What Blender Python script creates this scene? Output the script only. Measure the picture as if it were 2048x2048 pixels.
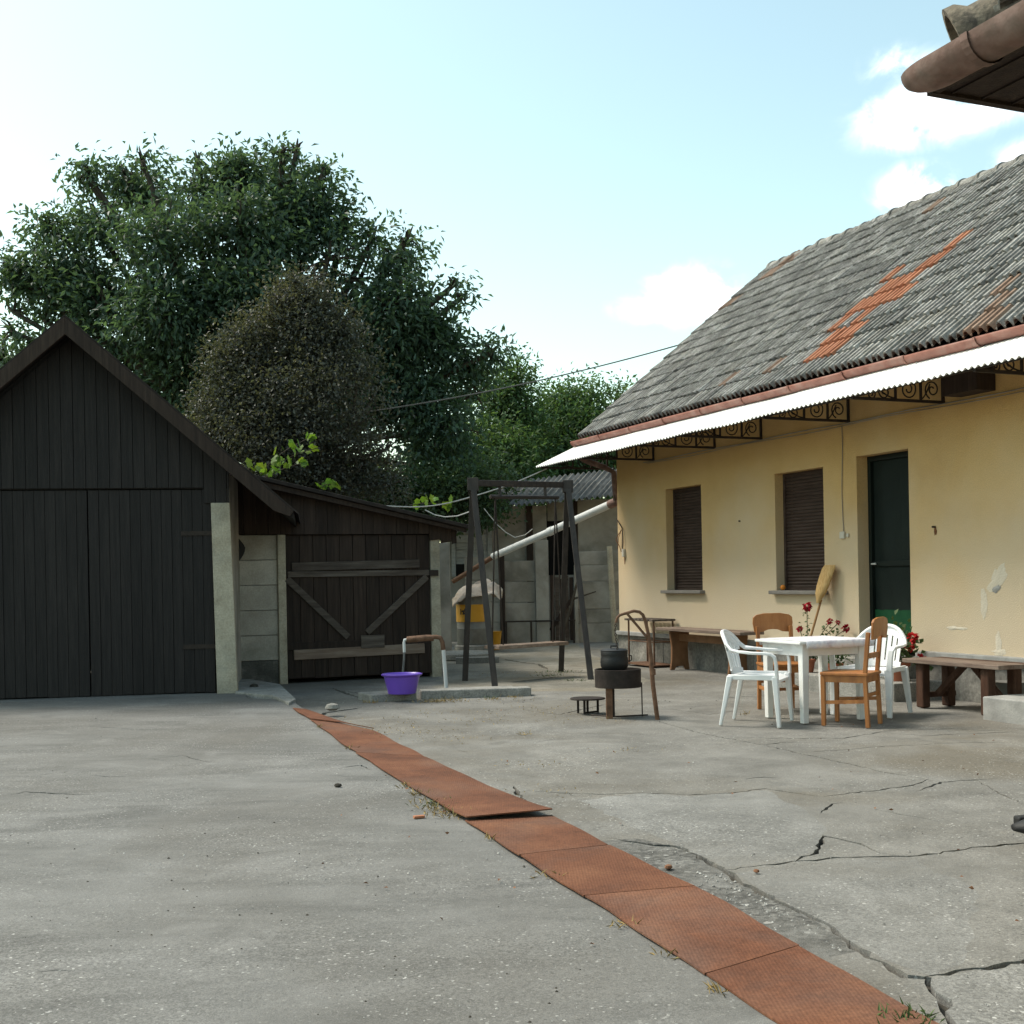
import bpy, bmesh, math, random
import numpy as np
from mathutils import Vector, Matrix, noise
from mathutils.geometry import delaunay_2d_cdt
R = math.radians
random.seed(7); rng = np.random.default_rng(7)
for o in list(bpy.data.objects): bpy.data.objects.remove(o)
S = bpy.context.scene
COL = S.collection

# ------------------------------------------------------------------ camera
F, PU, PV, TH, EYE = 2438.0, 1024.0, 1158.6, 0.018, 1.3
cam = bpy.data.cameras.new('camera'); co = bpy.data.objects.new('camera', cam); COL.objects.link(co)
cam.sensor_width = 36; cam.lens = F / 2048 * 36; cam.shift_y = (PV - 1024) / 2048; cam.clip_end = 3000; cam.clip_start = 0.05
c_, s_ = math.cos(TH), math.sin(TH)
co.matrix_world = Matrix(((c_, s_, 0, 0), (0, 0, -1, 0), (-s_, c_, 0, EYE), (0, 0, 0, 1)))
S.camera = co
# ------------------------------------------------------------------ light
SUN = Vector((-0.63, 0.24, 0.92)).normalized()
el = math.asin(SUN.z); az = math.atan2(SUN.x, SUN.y)
W = bpy.data.worlds.new('World'); S.world = W; W.use_nodes = True
nt = W.node_tree; nt.nodes.clear()
def N(nt, t, **kw):
    n = nt.nodes.new(t)
    for k, v in kw.items(): setattr(n, k, v)
    return n
sky = N(nt, 'ShaderNodeTexSky', sky_type='NISHITA', sun_disc=False, sun_elevation=el, sun_rotation=az, altitude=100, air_density=1.0, dust_density=1.6, ozone_density=1.4)
bg = N(nt, 'ShaderNodeBackground'); bg.inputs[1].default_value = 0.15
out = N(nt, 'ShaderNodeOutputWorld')
tc = N(nt, 'ShaderNodeTexCoord')
nz = N(nt, 'ShaderNodeTexNoise'); nz.inputs['Scale'].default_value = 30; nz.inputs['Detail'].default_value = 7; nz.inputs['Roughness'].default_value = .58; nz.inputs['Distortion'].default_value = .5
nt.links.new(tc.outputs['Generated'], nz.inputs['Vector'])
def ray(u, v):
    x = (u - PU) / F; y = (PV - v) / F
    return Vector((x * c_ + y * s_, 1.0, -x * s_ + y * c_))
# small cumulus clouds: soft ellipses round a direction, torn by noise
clouds = [(1385, 590, .035, .020, 1.), (1345, 615, .040, .012, .9), (1835, 385, .028, .018, 1.), (1850, 225, .050, .022, .75), (1800, 255, .035, .016, .7), (1930, 215, .05, .016, .65),
          (1800, 130, .030, .014, .5), (2060, 320, .03, .015, .6), (2300, 420, .06, .03, .9), (2600, 250, .08, .03, .8), (-900, 600, .08, .03, .8), (-1700, 350, .1, .04, .8), (3300, 500, .09, .03, .9)]
acc = None
def mth(op, a, b=None, clamp=False):
    m = N(nt, 'ShaderNodeMath', operation=op, use_clamp=clamp)
    for i, q in enumerate((a, b)):
        if q is None: continue
        if isinstance(q, (int, float)): m.inputs[i].default_value = q
        else: nt.links.new(q, m.inputs[i])
    return m.outputs[0]
for (u, v, rx, ry, k) in clouds:
    c = ray(u, v).normalized(); h = Vector((c.y, -c.x, 0)).normalized(); up = h.cross(c)
    def dot(vec):
        m = N(nt, 'ShaderNodeVectorMath', operation='DOT_PRODUCT'); nt.links.new(tc.outputs['Generated'], m.inputs[0]); m.inputs[1].default_value = vec; return m.outputs['Value']
    a = mth('DIVIDE', dot(h), rx); b = mth('DIVIDE', dot(up), ry)
    d2 = mth('ADD', mth('MULTIPLY', a, a), mth('MULTIPLY', b, b))
    g = mth('MULTIPLY', mth('EXPONENT', mth('MULTIPLY', d2, -1.0)), k)
    g = mth('MULTIPLY', g, mth('GREATER_THAN', dot(c), 0.3))
    acc = g if acc is None else mth('MAXIMUM', acc, g)
cl = mth('MULTIPLY', acc, mth('ADD', mth('MULTIPLY', nz.outputs['Fac'], 4.2), -1.2))
mr = N(nt, 'ShaderNodeMapRange', interpolation_type='SMOOTHSTEP'); mr.inputs[1].default_value = .08; mr.inputs[2].default_value = .95
nt.links.new(cl, mr.inputs[0])
mix = N(nt, 'ShaderNodeMixRGB'); mix.inputs[2].default_value = (7.6, 7.7, 7.9, 1)
tint = N(nt, 'ShaderNodeMixRGB', blend_type='MULTIPLY'); tint.inputs[0].default_value = 1; tint.inputs[2].default_value = (1.12, 1.10, .79, 1); nt.links.new(sky.outputs[0], tint.inputs[1])
nt.links.new(mr.outputs[0], mix.inputs[0]); nt.links.new(tint.outputs[0], mix.inputs[1])
nt.links.new(mix.outputs[0], bg.inputs[0]); nt.links.new(bg.outputs[0], out.inputs[0])
sl = bpy.data.lights.new('sun', 'SUN'); sl.energy = 2.0; sl.angle = R(18); sl.color = (1, .95, .87)
so = bpy.data.objects.new('sun', sl); COL.objects.link(so); so.rotation_euler = SUN.to_track_quat('Z', 'Y').to_euler(); so.location = (-20, 20, 30)
S.view_settings.view_transform = 'Standard'; S.view_settings.look = 'None'; S.view_settings.gamma = 1; S.view_settings.exposure = 1.04
S.render.engine = 'CYCLES'; S.cycles.max_bounces = 6

# ------------------------------------------------------------------ pixel -> place
def G(u, v, z=0.0):
    r = ray(u, v); t = (z - EYE) / r.z; return Vector((r.x * t, t, z))
def D(u, v, Y):
    r = ray(u, v); return Vector((r.x * Y, Y, EYE + r.z * Y))
def PL(u, v, o, ang, off=0.0):
    """hit of a pixel's ray with the upright plane through o (angle ang, moved off towards its back) -> (x along, z)"""
    ax = Vector((math.cos(ang), math.sin(ang), 0)); nn = Vector((-ax.y, ax.x, 0)); o = Vector((o[0], o[1], 0)) + nn * off
    r = ray(u, v); t = o.dot(nn) / r.dot(nn); p = r * t
    return (p - o).dot(ax), EYE + p.z

# ------------------------------------------------------------------ mesh helpers
class MB:
    def __init__(s): s.v = []; s.f = []; s.m = []
    def add(s, vs, fs, m=0):
        b = len(s.v); s.v += [tuple(q) for q in vs]; s.f += [tuple(i + b for i in f) for f in fs]; s.m += [m] * len(fs); return s
    def box(s, a, b, M=None, m=0):
        (x0, y0, z0), (x1, y1, z1) = a, b
        vs = [Vector(q) for q in ((x0, y0, z0), (x1, y0, z0), (x1, y1, z0), (x0, y1, z0), (x0, y0, z1), (x1, y0, z1), (x1, y1, z1), (x0, y1, z1))]
        if M: vs = [M @ q for q in vs]
        return s.add(vs, [(0, 3, 2, 1), (4, 5, 6, 7), (0, 1, 5, 4), (1, 2, 6, 5), (2, 3, 7, 6), (3, 0, 4, 7)], m)
    def bar(s, p, q, w, h, up=(0, 0, 1), w2=None, h2=None):
        p, q = Vector(p), Vector(q); d = (q - p).normalized(); up = Vector(up)
        if abs(d.dot(up)) > .98: up = Vector((0, 1, 0))
        x = d.cross(up).normalized(); y = x.cross(d)
        vs = []
        for c, ww, hh in ((p, w, h), (q, w2 or w, h2 or h)):
            for i, j in ((-1, -1), (1, -1), (1, 1), (-1, 1)): vs.append(c + x * (i * ww / 2) + y * (j * hh / 2))
        return s.add(vs, [(0, 3, 2, 1), (4, 5, 6, 7), (0, 1, 5, 4), (1, 2, 6, 5), (2, 3, 7, 6), (3, 0, 4, 7)])
    def tube(s, pts, r, n=8, cap=True):
        pts = [Vector(p) for p in pts]; k = len(pts)
        rs = [r] * k if isinstance(r, (int, float)) else list(r)
        vs = []; prev = None
        for i, p in enumerate(pts):
            d = (pts[min(i + 1, k - 1)] - pts[max(i - 1, 0)]).normalized()
            if prev is None:
                x = d.cross(Vector((0, 0, 1)))
                if x.length < .05: x = d.cross(Vector((0, 1, 0)))
            else: x = prev - d * prev.dot(d)
            x.normalize(); prev = x; y = d.cross(x)
            for j in range(n):
                a = 2 * math.pi * j / n; vs.append(p + x * (math.cos(a) * rs[i]) + y * (math.sin(a) * rs[i]))
        fs = [(i * n + j, i * n + (j + 1) % n, (i + 1) * n + (j + 1) % n, (i + 1) * n + j) for i in range(k - 1) for j in range(n)]
        if cap: fs += [tuple(range(n))[::-1], tuple((k - 1) * n + j for j in range(n))]
        return s.add(vs, fs)
    def lathe(s, prof, n=24, c=(0, 0, 0), sx=1, sy=1):
        vs = []; k = len(prof)
        for r, z in prof:
            for j in range(n):
                a = 2 * math.pi * j / n; vs.append((c[0] + r * sx * math.cos(a), c[1] + r * sy * math.sin(a), c[2] + z))
        fs = [(i * n + j, i * n + (j + 1) % n, (i + 1) * n + (j + 1) % n, (i + 1) * n + j) for i in range(k - 1) for j in range(n)]
        return s.add(vs, fs + [tuple(range(n))[::-1], tuple((k - 1) * n + j for j in range(n))])
    def prism(s, poly, y0, y1, M=None, ax='y'):
        n = len(poly)
        mk = (lambda a, b, y: Vector((a, y, b))) if ax == 'y' else ((lambda a, b, y: Vector((a, b, y))) if ax == 'z' else (lambda a, b, y: Vector((y, a, b))))
        vs = [mk(a, b, y0) for a, b in poly] + [mk(a, b, y1) for a, b in poly]
        if M: vs = [M @ q for q in vs]
        return s.add(vs, [tuple(range(n)), tuple(range(2 * n - 1, n - 1, -1))] + [(i, i + n, (i + 1) % n + n, (i + 1) % n) for i in range(n)])
    def mesh(s, name):
        me = bpy.data.meshes.new(name); me.from_pydata(s.v, [], s.f)
        bm = bmesh.new(); bm.from_mesh(me)
        for f, m in zip(bm.faces, s.m): f.material_index = m
        bmesh.ops.recalc_face_normals(bm, faces=bm.faces); bm.to_mesh(me); bm.free()
        return me
    def build(s, name, mat, parent=None, bev=0, smooth=False, loc=None, rz=None):
        me = s.mesh(name); o = obj(name, me, mat, parent, bev, smooth)
        if loc is not None: o.location = loc
        if rz is not None: o.rotation_euler = (0, 0, rz)
        return o
def obj(name, me, mat, parent=None, bev=0, smooth=False):
    o = bpy.data.objects.new(name, me); COL.objects.link(o)
    for m in (mat if isinstance(mat, (list, tuple)) else [mat]):
        if m is not None and len(me.materials) < 8 and m.name not in [q.name for q in me.materials if q]: me.materials.append(m)
    if parent: o.parent = parent
    if bev:
        b = o.modifiers.new('bevel', 'BEVEL'); b.width = bev; b.segments = 2; b.limit_method = 'ANGLE'; b.angle_limit = R(40)
    if smooth:
        for p in me.polygons: p.use_smooth = True
        if smooth == 'auto':
            for e in me.edges: pass
            me.set_sharp_from_angle(angle=R(40))
    return o
def tag(o, label=None, cat=None, group=None, kind=None):
    if label: o['label'] = label
    if cat: o['category'] = cat
    if group: o['group'] = group
    if kind: o['kind'] = kind
    return o
def thing(name, label, cat, loc=(0, 0, 0), rz=0, group=None):
    o = bpy.data.objects.new(name, None); COL.objects.link(o); o.location = loc; o.rotation_euler = (0, 0, rz); o.empty_display_size = .1
    return tag(o, label, cat, group)
def inst(src, name, parent, loc, rot=None, scale=None, mat=None):
    o = bpy.data.objects.new(name, src if isinstance(src, bpy.types.Mesh) else src.data); COL.objects.link(o)
    o.parent = parent; o.location = loc
    if rot: o.rotation_euler = rot
    if scale: o.scale = scale
    if mat: o.material_slots[0].link = 'OBJECT'; o.material_slots[0].material = mat
    return o
def copy_tree(o, loc=None, rz=None, parent=None):
    c = o.copy(); COL.objects.link(c); c.parent = parent
    if loc is not None: c.location = loc
    if rz is not None: c.rotation_euler = (0, 0, rz)
    for ch in o.children: copy_tree(ch, None, None, c)
    return c

# ------------------------------------------------------------------ materials
def mat(name, cols, scale=6, rough=.85, bump=.25, bscale=40, detail=8, rnd=0.0, spec=.25, stretch=(1, 1, 1), dirt=None, dscale=1.2, damt=.5, fine=None, metal=0, dist=.0, trans=0, hue=0.0, bdist=.01, island=False):
    m = bpy.data.materials.new(name); m.use_nodes = True; t = m.node_tree; t.nodes.clear(); L = t.links.new
    o = N(t, 'ShaderNodeOutputMaterial'); p = N(t, 'ShaderNodeBsdfPrincipled'); L(p.outputs[0], o.inputs[0])
    tcn = N(t, 'ShaderNodeTexCoord'); oi = N(t, 'ShaderNodeObjectInfo')
    mp = N(t, 'ShaderNodeMapping'); mp.inputs['Scale'].default_value = stretch
    ad = N(t, 'ShaderNodeVectorMath', operation='ADD'); sc = N(t, 'ShaderNodeVectorMath', operation='SCALE')
    cb = N(t, 'ShaderNodeCombineXYZ'); 
    for i in range(3): L(oi.outputs['Random'], cb.inputs[i])
    L(cb.outputs[0], sc.inputs[0]); sc.inputs['Scale'].default_value = 37.0 if rnd or hue else 0
    L(tcn.outputs['Object'], ad.inputs[0]); L(sc.outputs[0], ad.inputs[1]); L(ad.outputs[0], mp.inputs[0])
    n1 = N(t, 'ShaderNodeTexNoise'); n1.inputs['Scale'].default_value = scale; n1.inputs['Detail'].default_value = detail; n1.inputs['Roughness'].default_value = .62; n1.inputs['Distortion'].default_value = dist
    L(mp.outputs[0], n1.inputs['Vector'])
    cr = N(t, 'ShaderNodeValToRGB'); e = cr.color_ramp.elements
    k = len(cols)
    while len(e) < k: e.new(.5)
    for i, c in enumerate(cols):
        e[i].position = .3 + .4 * i / max(1, k - 1); e[i].color = (*c, 1)
    L(n1.outputs['Fac'], cr.inputs[0]); colr = cr.outputs[0]
    def mixc(fac, a, b, mode='MIX'):
        x = N(t, 'ShaderNodeMixRGB', blend_type=mode)
        for i, q in enumerate((fac, a, b)):
            if isinstance(q, (int, float)): x.inputs[i].default_value = q
            elif isinstance(q, tuple): x.inputs[i].default_value = (*q, 1)
            else: L(q, x.inputs[i])
        return x.outputs[0]
    if dirt:
        n2 = N(t, 'ShaderNodeTexNoise'); n2.inputs['Scale'].default_value = dscale; n2.inputs['Detail'].default_value = 7; n2.inputs['Roughness'].default_value = .6; n2.inputs['Distortion'].default_value = .4
        L(mp.outputs[0], n2.inputs['Vector'])
        r2 = N(t, 'ShaderNodeMapRange'); r2.inputs[1].default_value = .48; r2.inputs[2].default_value = .68; r2.inputs[3].default_value = 0; r2.inputs[4].default_value = damt
        L(n2.outputs['Fac'], r2.inputs[0]); colr = mixc(r2.outputs[0], colr, dirt)
    if fine:
        n3 = N(t, 'ShaderNodeTexNoise'); n3.inputs['Scale'].default_value = fine[0]; n3.inputs['Detail'].default_value = 3; L(mp.outputs[0], n3.inputs['Vector'])
        r3 = N(t, 'ShaderNodeMapRange'); r3.inputs[1].default_value = .3; r3.inputs[2].default_value = .7; r3.inputs[3].default_value = 1 - fine[1]; r3.inputs[4].default_value = 1 + fine[1]; L(n3.outputs['Fac'], r3.inputs[0])
        cc = N(t, 'ShaderNodeCombineXYZ'); [L(r3.outputs[0], cc.inputs[i]) for i in range(3)]
        colr = mixc(1.0, colr, cc.outputs[0], 'MULTIPLY')
    if rnd or hue:
        src = oi.outputs['Random']
        if island:
            gi = N(t, 'ShaderNodeNewGeometry'); src = gi.outputs['Random Per Island']
        hs = N(t, 'ShaderNodeHueSaturation'); rr = N(t, 'ShaderNodeMapRange'); rr.inputs[3].default_value = 1 - rnd; rr.inputs[4].default_value = 1 + rnd
        L(src, rr.inputs[0]); L(rr.outputs[0], hs.inputs['Value']); L(colr, hs.inputs['Color'])
        if hue:
            wn = N(t, 'ShaderNodeTexWhiteNoise', noise_dimensions='1D'); L(src, wn.inputs['W'])
            rh = N(t, 'ShaderNodeMapRange'); rh.inputs[3].default_value = .5 - hue; rh.inputs[4].default_value = .5 + hue; L(wn.outputs['Value'], rh.inputs[0]); L(rh.outputs[0], hs.inputs['Hue'])
        colr = hs.outputs[0]
    L(colr, p.inputs['Base Color']); p.inputs['Roughness'].default_value = rough; p.inputs['Specular IOR Level'].default_value = spec; p.inputs['Metallic'].default_value = metal
    if bump:
        nb = N(t, 'ShaderNodeTexNoise'); nb.inputs['Scale'].default_value = bscale; nb.inputs['Detail'].default_value = 5; L(mp.outputs[0], nb.inputs['Vector'])
        b = N(t, 'ShaderNodeBump'); b.inputs['Strength'].default_value = bump; b.inputs['Distance'].default_value = bdist; L(nb.outputs['Fac'], b.inputs['Height']); L(b.outputs[0], p.inputs['Normal'])
    if trans:
        tr = N(t, 'ShaderNodeBsdfTranslucent'); L(mixc(1., colr, (1.0, 1.0, .45), 'MULTIPLY'), tr.inputs[0]); ms = N(t, 'ShaderNodeMixShader'); ms.inputs[0].default_value = trans
        L(p.outputs[0], ms.inputs[1]); L(tr.outputs[0], ms.inputs[2]); L(ms.outputs[0], o.inputs[0])
    return m
def conc(name, dark, midc, pale, stain, samt=.6, sscale=.35, chips=.35, cscale=70, grit=.25, mscale=1.6, stretch=(1, 1, 1)):
    m = bpy.data.materials.new(name); m.use_nodes = True; t = m.node_tree; t.nodes.clear(); L = t.links.new
    o = N(t, 'ShaderNodeOutputMaterial'); p = N(t, 'ShaderNodeBsdfPrincipled'); L(p.outputs[0], o.inputs[0]); tcn = N(t, 'ShaderNodeTexCoord'); mp = N(t, 'ShaderNodeMapping'); mp.inputs['Scale'].default_value = stretch; L(tcn.outputs['Object'], mp.inputs[0])
    def nzz(sc, det=6, ro=.6, di=0., src=None):
        n = N(t, 'ShaderNodeTexNoise'); n.inputs['Scale'].default_value = sc; n.inputs['Detail'].default_value = det; n.inputs['Roughness'].default_value = ro; n.inputs['Distortion'].default_value = di; L(src or tcn.outputs['Object'], n.inputs['Vector']); return n.outputs['Fac']
    def rng_(v, a, b, c=0., d=1.):
        r = N(t, 'ShaderNodeMapRange'); L(v, r.inputs[0])
        for k, q in enumerate((a, b, c, d)): r.inputs[k + 1].default_value = q
        return r.outputs[0]
    def mx(f, a, b, mode='MIX'):
        x = N(t, 'ShaderNodeMixRGB', blend_type=mode)
        for k, q in enumerate((f, a, b)):
            if isinstance(q, (int, float)): x.inputs[k].default_value = q
            elif isinstance(q, tuple): x.inputs[k].default_value = (*q, 1)
            else: L(q, x.inputs[k])
        return x.outputs[0]
    def ml(a, b):
        x = N(t, 'ShaderNodeMath', operation='MULTIPLY'); 
        for k, q in enumerate((a, b)):
            if isinstance(q, (int, float)): x.inputs[k].default_value = q
            else: L(q, x.inputs[k])
        return x.outputs[0]
    cr = N(t, 'ShaderNodeValToRGB'); e = cr.color_ramp.elements; e.new(.5)
    for k, (q, c) in enumerate(((.30, dark), (.5, midc), (.70, pale))): e[k].position = q; e[k].color = (*c, 1)
    L(nzz(mscale, 12, .68, .3, mp.outputs[0]), cr.inputs[0]); col = cr.outputs[0]
    col = mx(rng_(nzz(sscale, 8, .6, .8), .47, .66, 0, samt), col, stain)                      # broad stains
    col = mx(rng_(nzz(sscale * 3.1, 9, .65, 1.2, mp.outputs[0]), .54, .66, 0, samt * .8), col, tuple(q * .62 for q in midc))   # smaller dark blotches
    col = mx(rng_(nzz(sscale * 2.3, 9, .65, .6), .56, .70, 0, .55), col, tuple(min(.6, q * 1.22) for q in pale))               # dusty scuffs
    vo = N(t, 'ShaderNodeTexVoronoi'); vo.inputs['Scale'].default_value = cscale; L(tcn.outputs['Object'], vo.inputs['Vector']); sp = N(t, 'ShaderNodeSeparateColor'); L(vo.outputs['Color'], sp.inputs[0])
    expo = rng_(nzz(.9, 6, .6), .40, .62, .15, 1.)                                             # where the aggregate shows
    g1_ = rng_(sp.outputs[0], 0, 1, 1 - chips, 1 + chips); g2 = rng_(nzz(210, 2, .5), .3, .7, 1 - grit, 1 + grit)
    c1 = N(t, 'ShaderNodeCombineXYZ'); [L(g1_, c1.inputs[k]) for k in range(3)]; c2 = N(t, 'ShaderNodeCombineXYZ'); [L(g2, c2.inputs[k]) for k in range(3)]
    col = mx(1., mx(expo, col, mx(1., col, c1.outputs[0], 'MULTIPLY')), c2.outputs[0], 'MULTIPLY')
    spk = rng_(sp.outputs[1], .984, .988, 0, .7); col = mx(ml(spk, expo), col, (.52, .51, .48))   # pale stones
    spd = rng_(sp.outputs[2], .972, .978, 0, .7); col = mx(ml(spd, expo), col, (.07, .066, .06))   # dark pits
    L(col, p.inputs['Base Color']); p.inputs['Roughness'].default_value = .9; p.inputs['Specular IOR Level'].default_value = .25
    b1 = N(t, 'ShaderNodeBump'); b1.inputs['Strength'].default_value = .5; b1.inputs['Distance'].default_value = .006; L(nzz(60, 6, .65), b1.inputs['Height'])
    b2 = N(t, 'ShaderNodeBump'); b2.inputs['Strength'].default_value = .5; b2.inputs['Distance'].default_value = .02; L(nzz(7, 7, .6), b2.inputs['Height']); L(b1.outputs[0], b2.inputs['Normal']); L(b2.outputs[0], p.inputs['Normal'])
    return m
concL = conc('concrete_left', (.108, .106, .099), (.156, .153, .144), (.20, .196, .186), (.115, .108, .096), .75, .30, .30, 120, stretch=(.6, 1.5, 1))
concR = conc('concrete_right', (.118, .113, .102), (.170, .163, .148), (.215, .207, .189), (.125, .108, .082), .75, .38, .24, 110)
concP = conc('concrete_pale', (.128, .125, .116), (.182, .178, .166), (.23, .225, .211), (.125, .114, .096), .6, .5, .30, 105)
concD = conc('concrete_worn', (.07, .068, .062), (.12, .116, .106), (.19, .186, .174), (.075, .07, .062), .5, .8, .6, 45, grit=.35, mscale=4)
concW = conc('concrete_dusty', (.145, .133, .108), (.205, .189, .156), (.26, .242, .205), (.165, .138, .095), .7, .6, .2, 110, mscale=2.2)
dirtM = mat('packed_dirt', [(.10, .085, .062), (.17, .145, .105), (.25, .22, .165)], 1.5, .95, .6, 30, 10, fine=(20, .3))
crackM = mat('crack_soil', [(.03, .027, .022), (.07, .062, .05)], 8, .95, .6, 30)
soil = mat('soil_grass', [(.05, .07, .025), (.09, .10, .04), (.13, .12, .06)], .6, .95, .5, 10)
concB = mat('concrete_block', [(.17, .165, .15), (.26, .25, .228), (.34, .33, .305)], 5, .9, .5, 60, 9, fine=(60, .25), dirt=(.12, .115, .10), dscale=2.5, rnd=.08)
concPost = mat('concrete_post', [(.29, .25, .185), (.40, .35, .265), (.48, .425, .33)], 4, .9, .4, 50, 9, dirt=(.25, .24, .20), dscale=2.2, damt=.6, rnd=.06, fine=(50, .15))
concPan = mat('concrete_panel', [(.30, .27, .225), (.40, .365, .31), (.47, .43, .37)], 2.5, .9, .3, 50, 9, dirt=(.13, .13, .10), dscale=1.3, damt=.5, rnd=.07, fine=(50, .12))
stainPan = mat('stained_panel', [(.05, .048, .042), (.10, .095, .082), (.25, .225, .19)], 3.2, .92, .3, 50, 9, fine=(50, .2))
greyWall = mat('grey_plaster', [(.21, .195, .168), (.32, .30, .262), (.41, .385, .34)], 1.6, .92, .4, 40, 9, dirt=(.12, .11, .085), dscale=1.1, damt=.7, rnd=.06)
darkWood = mat('tarred_wood', [(.0098, .0078, .0074), (.0165, .0132, .0124), (.0255, .0208, .019)], 5, .7, .35, 20, 9, stretch=(6, 6, .35), rnd=.16, spec=.3)
brownWood = mat('brown_wood', [(.020, .0125, .0095), (.034, .022, .0165), (.052, .035, .026)], 5, .75, .35, 20, 9, stretch=(6, 6, .4), rnd=.28)
greyWood = mat('weathered_wood', [(.045, .034, .028), (.085, .067, .055), (.135, .112, .094)], 4, .85, .4, 26, 9, stretch=(.5, 5, 5), rnd=.2)
pinkWood = mat('faded_wood', [(.15, .10, .075), (.23, .165, .125), (.30, .24, .19)], 4, .85, .4, 26, 9, stretch=(.5, 5, 5), rnd=.15)
chairWood = mat('varnished_wood', [(.23, .08, .019), (.33, .125, .032), (.40, .165, .048)], 3, .42, .1, 30, 8, stretch=(5, 5, .8), rnd=.06, spec=.5)
benchWood = mat('bench_wood', [(.035, .016, .010), (.065, .03, .018), (.10, .055, .037)], 4, .6, .3, 26, 8, stretch=(3, 3, 1), rnd=.15)
benchTop = mat('bench_top', [(.10, .065, .05), (.17, .125, .10), (.25, .20, .165)], 3, .6, .3, 26, 8, stretch=(.6, 5, 3), rnd=.1)
benchBrown = mat('bench_brown', [(.12, .058, .027), (.18, .088, .042), (.23, .12, .062)], 4, .6, .2, 26, 8, rnd=.1)
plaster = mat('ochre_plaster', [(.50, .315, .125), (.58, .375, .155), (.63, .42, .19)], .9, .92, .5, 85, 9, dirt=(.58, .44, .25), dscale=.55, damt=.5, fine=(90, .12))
def sunlit_foot(m, pale, z0, z1):      # sun under the awning put into the colour: lower wall paler, ragged upper limit
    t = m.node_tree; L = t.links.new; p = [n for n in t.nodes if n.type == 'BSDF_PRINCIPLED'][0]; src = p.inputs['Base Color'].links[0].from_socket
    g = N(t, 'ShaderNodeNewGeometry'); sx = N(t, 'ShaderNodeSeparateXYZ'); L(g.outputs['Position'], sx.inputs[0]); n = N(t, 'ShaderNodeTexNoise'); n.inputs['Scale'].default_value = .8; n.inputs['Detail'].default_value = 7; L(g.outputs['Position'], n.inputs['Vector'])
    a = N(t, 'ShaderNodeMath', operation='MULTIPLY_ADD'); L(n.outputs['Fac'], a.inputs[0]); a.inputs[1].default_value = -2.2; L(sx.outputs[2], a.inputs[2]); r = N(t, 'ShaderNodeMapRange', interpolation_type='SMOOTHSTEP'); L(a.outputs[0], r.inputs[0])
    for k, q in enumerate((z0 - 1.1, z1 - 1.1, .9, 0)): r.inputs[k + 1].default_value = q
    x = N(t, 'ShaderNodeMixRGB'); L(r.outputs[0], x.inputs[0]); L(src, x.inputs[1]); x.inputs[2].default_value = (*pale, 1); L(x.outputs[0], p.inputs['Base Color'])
sunlit_foot(plaster, (.555, .465, .345), .5, 2.9)
plinthM = mat('plinth_stone', [(.12, .115, .105), (.20, .19, .17), (.32, .30, .265)], 2.2, .95, .8, 18, 9, fine=(30, .25))
ledgeM = mat('cement_ledge', [(.22, .215, .205), (.31, .305, .29), (.38, .37, .35)], 4, .9, .3, 50, 8, dirt=(.14, .14, .135), dscale=3)
whitePl = mat('bare_plaster', [(.54, .47, .37), (.62, .56, .46)], 6, .9, .5, 60)
shutterM = mat('shutter', [(.042, .026, .02), (.062, .04, .032), (.08, .054, .044)], 3, .55, .1, 20, stretch=(1, 1, 6))
sillM = mat('sill', [(.16, .145, .13), (.24, .22, .2)], 5, .8, .2, 50)
doorM = mat('door_paint', [(.005, .009, .0075), (.008, .014, .011)], 3, .55, .1, 20)
meshG = mat('door_net', [(.0045, .009, .0075), (.008, .015, .012)], 2.2, .7, .3, 120, dist=1.0)
greenM = mat('green_cloth', [(.006, .05, .02), (.010, .08, .03)], 4, .7, .2, 30)
tileM = mat('roof_tile', [(.10, .096, .088), (.21, .203, .188), (.33, .32, .30)], 7, .92, .5, 60, 9, rnd=.30, hue=.012, dirt=(.19, .175, .145), dscale=4, damt=.5, fine=(45, .3))
tileO = mat('orange_tile', [(.27, .105, .055), (.36, .15, .082), (.42, .195, .115)], 6, .85, .3, 60, 8, rnd=.14)
tileW = mat('warm_tile', [(.13, .085, .06), (.22, .145, .105), (.28, .2, .15)], 6, .9, .4, 60, 8, rnd=.2)
gutterM = mat('gutter_paint', [(.17, .068, .050), (.235, .10, .075), (.29, .145, .115)], 5, .6, .15, 30, 8, dirt=(.30, .22, .19), dscale=5, damt=.35, spec=.4)
gutterO = mat('old_gutter', [(.13, .072, .058), (.20, .125, .105), (.28, .20, .175)], 7, .7, .3, 30, 9, dirt=(.09, .075, .06), dscale=9, damt=.6)
awnM = mat('awning_white', [(.78, .78, .76), (.84, .84, .82)], 2, .5, .05, 30, dirt=(.62, .62, .58), dscale=2.2, damt=.25)
ironM = mat('wrought_iron', [(.022, .017, .014), (.045, .032, .025)], 12, .7, .2, 60)
steelM = mat('dark_steel', [(.020, .015, .013), (.035, .027, .023), (.055, .042, .035)], 8, .6, .2, 50, stretch=(3, 3, .6), spec=.4)
rustM = mat('rust', [(.085, .035, .016), (.17, .070, .030), (.24, .11, .05)], 12, .85, .3, 60, 9)
rustPipe = mat('rusty_pipe', [(.07, .038, .022), (.13, .068, .04), (.18, .10, .062)], 14, .7, .3, 60, 9)
blackM = mat('sooty_iron', [(.006, .006, .007), (.012, .012, .012)], 10, .55, .2, 60, spec=.4)
sootRust = mat('sooty_rust', [(.014, .011, .0095), (.026, .0195, .0165), (.042, .031, .026)], 7, .8, .3, 50)
whitePlastic = mat('white_plastic', [(.72, .725, .73), (.77, .775, .78)], 3, .38, .0, 30, dirt=(.66, .66, .65), dscale=3, damt=.3, spec=.5)
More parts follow.
